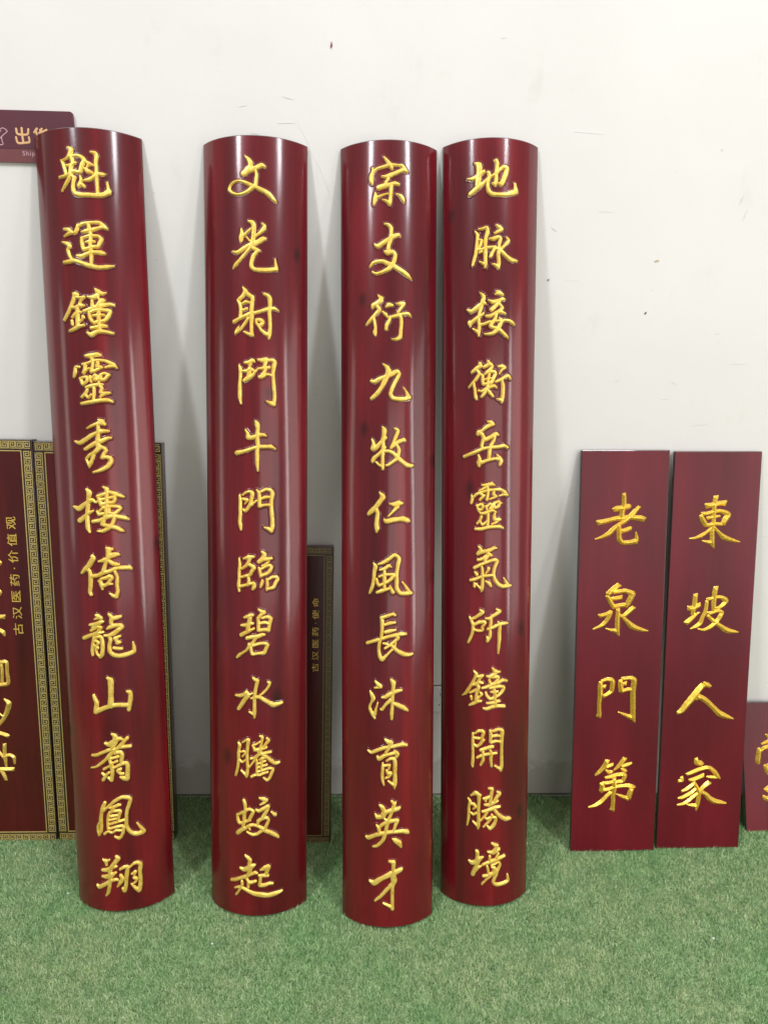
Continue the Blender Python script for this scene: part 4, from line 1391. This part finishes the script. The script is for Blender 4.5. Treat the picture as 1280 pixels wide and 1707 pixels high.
# ------------------------------------------------------------------ curved couplet boards
SAG = {'c1': 0.060, 'c2': 0.060, 'c3': 0.055, 'c4': 0.058}
ORD = ['topmost', 'second from the top', 'third from the top', 'fourth from the top', 'fifth from the top',
       'sixth from the top', 'seventh from the top', 'eighth from the top', 'ninth from the top',
       'tenth from the top', 'eleventh from the top', 'lowest']
LBL = {
 'c1': 'long curved red board with twelve gold characters, standing before the sign and framed plaque',
 'c2': 'curved red couplet board whose top character is 文, between two wide gaps of wall',
 'c3': 'curved red couplet board topped by 宗, standing furthest forward on the turf',
 'c4': 'curved red couplet board topped by 地, beside the empty stretch of white wall',
}
def column(k, mat, i):
    O, X, A, L, w = FR[k]
    s = SAG[k]
    R = (s * s + w * w / 4) / 2 / s
    al = math.asin(w / 2 / R)
    root = thing('curved_couplet_board', LBL[k], 'couplet board', O, X, A, 'curved couplet boards leaning on the wall')
    ns, nz = 56, 48
    th = 0.018
    ri = R - th
    ai = math.acos(min(1, (R - s + 0.001) / ri))
    V = []
    Fc, idx = [], []
    rows = []
    e = 0.0024
    zs = [0.0, e] + list(np.linspace(0.04, L - 0.04, nz)) + [L - e, L]
    for zi, z in enumerate(zs):
        row = []
        rd = e if zi in (0, len(zs) - 1) else 0.0
        for j in range(ns + 1):
            a = -al + 2 * al * j / ns
            wob = 0.0006 * math.sin(z * 5.3 + i * 2 + a * 2) * math.cos(a * 3.1 + z * 2.2)
            r = R - rd + wob * (0 if j in (0, ns) else 1)
            row.append(len(V)); V.append((r * math.sin(a), -(r * math.cos(a) - R + s), z))
        for j in range(ns + 1):
            a = ai - 2 * ai * j / ns
            row.append(len(V)); V.append((ri * math.sin(a), -(ri * math.cos(a) - R + s), z))
        rows.append(row)
    n = len(rows[0])
    # body skin between the second and the last-but-one ring
    for a, b in zip(rows[1:-2], rows[2:-1]):
        for j in range(n):
            k2 = (j + 1) % n
            Fc.append((a[j], a[k2], b[k2], b[j]))
            idx.append(0 if j < ns else 1)
    # cut ends: chamfer and end grain on rings of their own, so that they stay crisp
    for r0, r1, flip in ((rows[0], rows[1], False), (rows[-1], rows[-2], True)):
        m0 = [len(V) + q for q in range(n)]
        V.extend([V[q] for q in r0])
        m1 = [len(V) + q for q in range(n)]
        V.extend([V[q] for q in r1])
        for j in range(n):
            k2 = (j + 1) % n
            q = (m0[j], m0[k2], m1[k2], m1[j])
            Fc.append(q[::-1] if flip else q)
            idx.append(1)
        for j in range(ns):
            q = (m0[j], m0[j + 1], m0[n - 2 - j], m0[n - 1 - j])
            Fc.append(q if flip else q[::-1])
            idx.append(1)
    me = mesh_from('panel', V, Fc, [mat, M_EDGE], idx=idx)
    # keep the arrises crisp
    sm = [bool(v == 0) for v in idx]
    me.polygons.foreach_set('use_smooth', sm)
    link('panel', me, root)
    for q, (ch, st) in enumerate(G[k]):
        g = glyph_mesh('carved_character', st, 'round', R, s, [M_GILT, mat])
        o = link('carved_character', g, root)
        o['label'] = 'gold carved character %s, %s of the column' % (ch, ORD[q])
for i, k in enumerate(('c1', 'c2', 'c3', 'c4')):
    column(k, M_COL[i], i)

# ------------------------------------------------------------------ flat boards
def panel_obj(bm, mat, root, bev):
    bmesh.ops.recalc_face_normals(bm, faces=bm.faces)
    bmesh.ops.bevel(bm, geom=list(bm.edges), offset=bev, segments=2, affect='EDGES', profile=0.5)
    me = bpy.data.meshes.new('panel')
    for f in bm.faces:
        f.normal_update()
        f.material_index = 0 if f.normal.y < -0.99 else 1
    bm.to_mesh(me)
    bm.free()
    me.materials.append(mat)
    me.materials.append(M_EDGE)
    return link('panel', me, root)

def flat_board(k, name, label, cat, mat, t, group=None, gm=None):
    O, X, A, L, w = FR[k]
    root = thing(name, label, cat, O, X, A, group)
    bm = bmesh.new()
    box_bm(bm, -w / 2, w / 2, 0, t, 0, L)
    panel_obj(bm, mat, root, 0.0022)
    for q, (ch, st) in enumerate(G[k]):
        g = glyph_mesh('carved_character', st, 'ridge', mats=[gm or M_GILT_F, mat])
        o = link('carved_character', g, root)
        if k in ('f5', 'f6'):
            o['label'] = 'ridged gold character %s, %s of four' % (ch, ('topmost', 'second', 'third', 'lowest')[q])
    return root
flat_board('f5', 'flat_couplet_board', 'flat red board reading 老泉門第 in ridged gold, leaning on the wall', 'couplet board', M_FLAT[0], 0.012,
           'flat couplet boards at the right')
flat_board('f6', 'flat_couplet_board', 'flat red board reading 東坡人家 in ridged gold, nearest the picture edge', 'couplet board', M_FLAT[1], 0.012,
           'flat couplet boards at the right')
flat_board('f7', 'name_board', 'short red board with a large gold character, steeply leaning and cut by the right edge', 'name board', M_FLAT[2], 0.02)

def stroke_boxes(bm, pts, lw, y0, y1):
    """raised square-section lines through pts (x, z), mitred by overlap-free butts"""
    for (xa, za), (xb, zb) in zip(pts[:-1], pts[1:]):
        h = lw / 2
        if abs(xa - xb) < 1e-6:
            lo, hi = min(za, zb), max(za, zb)
            box_bm(bm, xa - h, xa + h, y0, y1, lo + h, hi - h)
        else:
            lo, hi = min(xa, xb), max(xa, xb)
            box_bm(bm, lo + h, hi - h, y0, y1, za - h, za + h)
    for x, z in pts:
        box_bm(bm, x - h, x + h, y0, y1, z - h, z + h)

def key_run(bm, x0, z0, length, along, across, band, pitch):
    """meander fret: cells of one hook, turned over at every second cell"""
    n = int(round(length / pitch))
    p = length / n
    m = band
    lw = p * 0.108
    for i in range(n):
        u0 = i * p
        c = [(0.08, 0.0), (0.08, 0.97), (0.92, 0.97), (0.92, 0.25), (0.32, 0.25), (0.32, 0.72), (0.66, 0.72), (0.66, 0.50)]
        if i % 2:
            c = [(a, 0.97 - b) for a, b in c]
        pts = []
        for a, b in c:
            u, v = u0 + a * p, b * m
            pts.append((x0 + along[0] * u + across[0] * v, z0 + along[1] * u + across[1] * v))
        stroke_boxes(bm, pts, lw, -0.0014, 0.0002)
        vb = 0.0 if i % 2 == 0 else 0.97
        a = (x0 + along[0] * (u0 + 0.20 * p) + across[0] * vb * m, z0 + along[1] * (u0 + 0.20 * p) + across[1] * vb * m)
        b = (x0 + along[0] * (u0 + 0.98 * p) + across[0] * vb * m, z0 + along[1] * (u0 + 0.98 * p) + across[1] * vb * m)
        h = lw / 2
        box_bm(bm, min(a[0], b[0]) - (h if along[0] == 0 else 0), max(a[0], b[0]) + (h if along[0] == 0 else 0), -0.0014, 0.0002,
               min(a[1], b[1]) - (h if along[1] == 0 else 0), max(a[1], b[1]) + (h if along[1] == 0 else 0))

def text_mesh(txt, size, spacing, depth):
    cu_ = bpy.data.curves.new('caption', 'FONT')
    cu_.body = txt
    cu_.size = size
    cu_.space_character = spacing
    cu_.extrude = depth
    cu_.align_x = 'CENTER'
    cu_.align_y = 'CENTER'
    cu_.resolution_u = 3
    o = bpy.data.objects.new('tmp_text', cu_)
    COL.objects.link(o)
    dg = bpy.context.evaluated_depsgraph_get()
    me = bpy.data.meshes.new_from_object(o.evaluated_get(dg))
    bpy.data.objects.remove(o)
    return me

def plaque(k, label, t, txt=None, tx=0, tz=0, tl=0.2, tsize=0.02, dim=False):
    O, X, A, L, w = FR[k]
    root = thing('framed_plaque', label, 'plaque', O, X, A, 'bordered plaques stood on end behind the columns')
    bm = bmesh.new()
    box_bm(bm, -w / 2, w / 2, 0, t, 0, L)
    panel_obj(bm, M_BROWN, root, 0.0015)
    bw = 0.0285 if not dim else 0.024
    bm = bmesh.new()
    e = 0.0015
    box_bm(bm, -w / 2 + e, -w / 2 + bw, -0.0007, 0.001, e, L - e)
    box_bm(bm, w / 2 - bw, w / 2 - e, -0.0007, 0.001, e, L - e)
    box_bm(bm, -w / 2 + bw, w / 2 - bw, -0.0007, 0.001, e, bw)
    box_bm(bm, -w / 2 + bw, w / 2 - bw, -0.0007, 0.001, L - bw, L - e)
    bm_obj('border_band', bm, [M_BAND], root)
    # key fret all round
    bm = bmesh.new()
    pw = bw - 0.0095
    o0 = 0.0048
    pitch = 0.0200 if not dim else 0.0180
    key_run(bm, -w / 2 + o0, o0 + bw * 0.9, L - 2 * o0 - 1.8 * bw, (0, 1), (1, 0), pw, pitch)
    key_run(bm, w / 2 - o0, o0 + bw * 0.9, L - 2 * o0 - 1.8 * bw, (0, 1), (-1, 0), pw, pitch)
    key_run(bm, -w / 2 + o0, o0, w - 2 * o0, (1, 0), (0, 1), pw, pitch)
    key_run(bm, -w / 2 + o0, L - o0, w - 2 * o0, (1, 0), (0, -1), pw, pitch)
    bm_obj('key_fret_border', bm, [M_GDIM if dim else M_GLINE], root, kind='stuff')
    bm = bmesh.new()
    q = bw + 0.001
    lw = 0.0024
    for x0, x1, z0, z1 in ((-w / 2 + q, -w / 2 + q + lw, q, L - q), (w / 2 - q - lw, w / 2 - q, q, L - q),
                           (-w / 2 + q + lw, w / 2 - q - lw, q, q + lw), (-w / 2 + q + lw, w / 2 - q - lw, L - q - lw, L - q)):
        box_bm(bm, x0, x1, -0.0013, 0.0005, z0, z1)
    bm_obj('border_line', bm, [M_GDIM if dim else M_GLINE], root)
    if k in G:
        for ch, st in G[k]:
            g = glyph_mesh('carved_character', st, 'ridge', mats=[M_GILT, M_BROWN])
            link('carved_character', g, root)
    if txt:
        me = text_mesh(txt, tsize, 1.52, 0.0006)
        co = np.zeros(len(me.vertices) * 3)
        me.vertices.foreach_get('co', co)
        co = co.reshape(-1, 3)
        sc = tl / (co[:, 0].max() - co[:, 0].min())
        xs = co[:, 0].copy() * sc
        ys = co[:, 1].copy()
        # turned so the line reads from the bottom up
        new = np.stack([tx - ys, -0.0006 - co[:, 2], tz + xs], 1)
        me.vertices.foreach_set('co', new.ravel())
        me.flip_normals()
        me.materials.clear()
        me.materials.append(M_GILT)
        me.update()
        link('caption', me, root)
    return root

plaque('bA', 'bordered plaque cut by the left picture edge, small gold caption up its side', 0.03, '古汉医药·价值观', 0.0943, 0.8177, 0.342, 0.029)
plaque('bB', 'bordered plaque mostly hidden behind the leftmost curved column', 0.03)
plaque('bD', 'shorter bordered plaque in shade between two columns', 0.03, '古汉医药·使命', 0.1119, 0.6438, 0.221, 0.0205, dim=True)


# ------------------------------------------------------------------ sign on the wall
root = thing('wall_sign', 'maroon wall sign with 出货 in gold and a line of small lettering, partly behind a column', 'sign',
             (-1.03, -0.008, 1.8815), (1, 0, 0), (0, 0, 1))
def rounded(bm, x0, x1, z0, z1, y0, y1, r, corners=(1, 1, 1, 1), n=6):
    pts = []
    for (cx, cz, a0, on) in ((x1 - r, z1 - r, 0, corners[0]), (x0 + r, z1 - r, 90, corners[1]),
                             (x0 + r, z0 + r, 180, corners[2]), (x1 - r, z0 + r, 270, corners[3])):
        if on:
            for i in range(n + 1):
                a = math.radians(a0 + 90 * i / n)
                pts.append((cx + r * math.cos(a), cz + r * math.sin(a)))
        else:
            a = math.radians(a0 + 45)
            pts.append((cx + r * math.copysign(1, math.cos(a)), cz + r * math.copysign(1, math.sin(a))))
    f = [bm.verts.new((x, y0, z)) for x, z in pts]
    b = [bm.verts.new((x, y1, z)) for x, z in pts]
    bm.faces.new(f[::-1]); bm.faces.new(b)
    for i in range(len(pts)):
        j = (i + 1) % len(pts)
        bm.faces.new((f[i], f[j], b[j], b[i]))
x0, x1 = -0.32, 0.3195
bm = bmesh.new(); rounded(bm, x0, x1, 0.0305, 0.115, 0, 0.0076, 0.007, (1, 1, 0, 0))
bm_obj('sign_face', bm, [M_SIGN], root)
bm = bmesh.new(); rounded(bm, x0, x1, 0.0, 0.030, 0.0004, 0.0076, 0.007, (0, 0, 1, 1))
bm_obj('sign_band', bm, [M_SIGNB], root)
for ch, st in G['sg']:
    st2 = [s_ - np.array([-1.03, 1.8815, 0]) for s_ in st]
    g = glyph_mesh('sign_icon' if ch == 'icon' else 'sign_character', st2, 'print', mats=[M_SIGNP if ch == 'icon' else M_SIGNG], step=0.0007)
    link(g.name.split('.')[0], g, root)
me = text_mesh('Shipping', 0.0148, 1.25, 0.0003)
co = np.zeros(len(me.vertices) * 3)
me.vertices.foreach_get('co', co)
co = co.reshape(-1, 3)
co[:, 0] -= co[:, 0].min()
new = np.stack([co[:, 0] + (-0.841 + 1.03), 0.0002 - co[:, 2], co[:, 1] + (1.9015 - 1.8815)], 1)
me.vertices.foreach_set('co', new.ravel())
me.materials.clear(); me.materials.append(M_SIGNP); me.update()
link('sign_lettering', me, root)

# ------------------------------------------------------------------ wall socket between the third and fourth columns
root = thing('wall_socket', 'white wall socket seen in the slit between two curved red boards', 'socket',
             (0.272, -0.0005, 0.3225), (1, 0, 0), (0, 0, 1))
bm = bmesh.new(); box_bm(bm, -0.043, 0.043, -0.009, 0.0, 0, 0.090)
bm_obj('face_plate', bm, [M_PLATE], root, bevel=0.002)
bm = bmesh.new(); box_bm(bm, -0.0445, 0.0445, -0.002, 0.0004, -0.0015, 0.0915)
bm_obj('plate_seam', bm, [M_HOLE], root)
for (x, z, a, w_, h_) in ((-0.020, 0.064, 0, 0.0022, 0.0065), (0.0, 0.070, 0, 0.0022, 0.0065), (0.020, 0.064, 0, 0.0022, 0.0065),
                          (-0.022, 0.026, 0.5, 0.0022, 0.0065), (0.0, 0.016, 0, 0.0022, 0.0065), (0.022, 0.026, -0.5, 0.0022, 0.0065),
                          (-0.030, 0.045, 0, 0.002, 0.002), (0.030, 0.045, 0, 0.002, 0.002)):
    bm = bmesh.new()
    box_bm(bm, -w_ / 2, w_ / 2, -0.0094, -0.0086, -h_ / 2, h_ / 2)
    bmesh.ops.rotate(bm, verts=bm.verts, cent=(0, 0, 0), matrix=Matrix.Rotation(a, 3, 'Y'))
    bmesh.ops.translate(bm, verts=bm.verts, vec=(x, 0, z))
    bm_obj('socket_slot', bm, [M_HOLE], root)

# ------------------------------------------------------------------ crumbs lying on the turf
for lb, (x, y), r in (('tiny white plaster crumb on the turf in front of the leftmost curved board', (-0.794, -0.399), 0.0032),
                      ('tiny white plaster crumb on the turf before the second and third curved boards', (-0.369, -0.560), 0.0030),
                      ('tiny white plaster crumb on open turf below the flat boards', (0.923, -0.558), 0.0034)):
    bm = bmesh.new()
    bmesh.ops.create_icosphere(bm, subdivisions=2, radius=r)
    for v in bm.verts:
        v.co = Vector((v.co.x * random.uniform(0.7, 1.3), v.co.y * random.uniform(0.6, 1.2), v.co.z * random.uniform(0.4, 0.8)))
    o = bm_obj('plaster_crumb', bm, [M_PLATE])
    o.location = (x, y, 0.006)
    o['label'] = lb
    o['category'] = 'crumb'
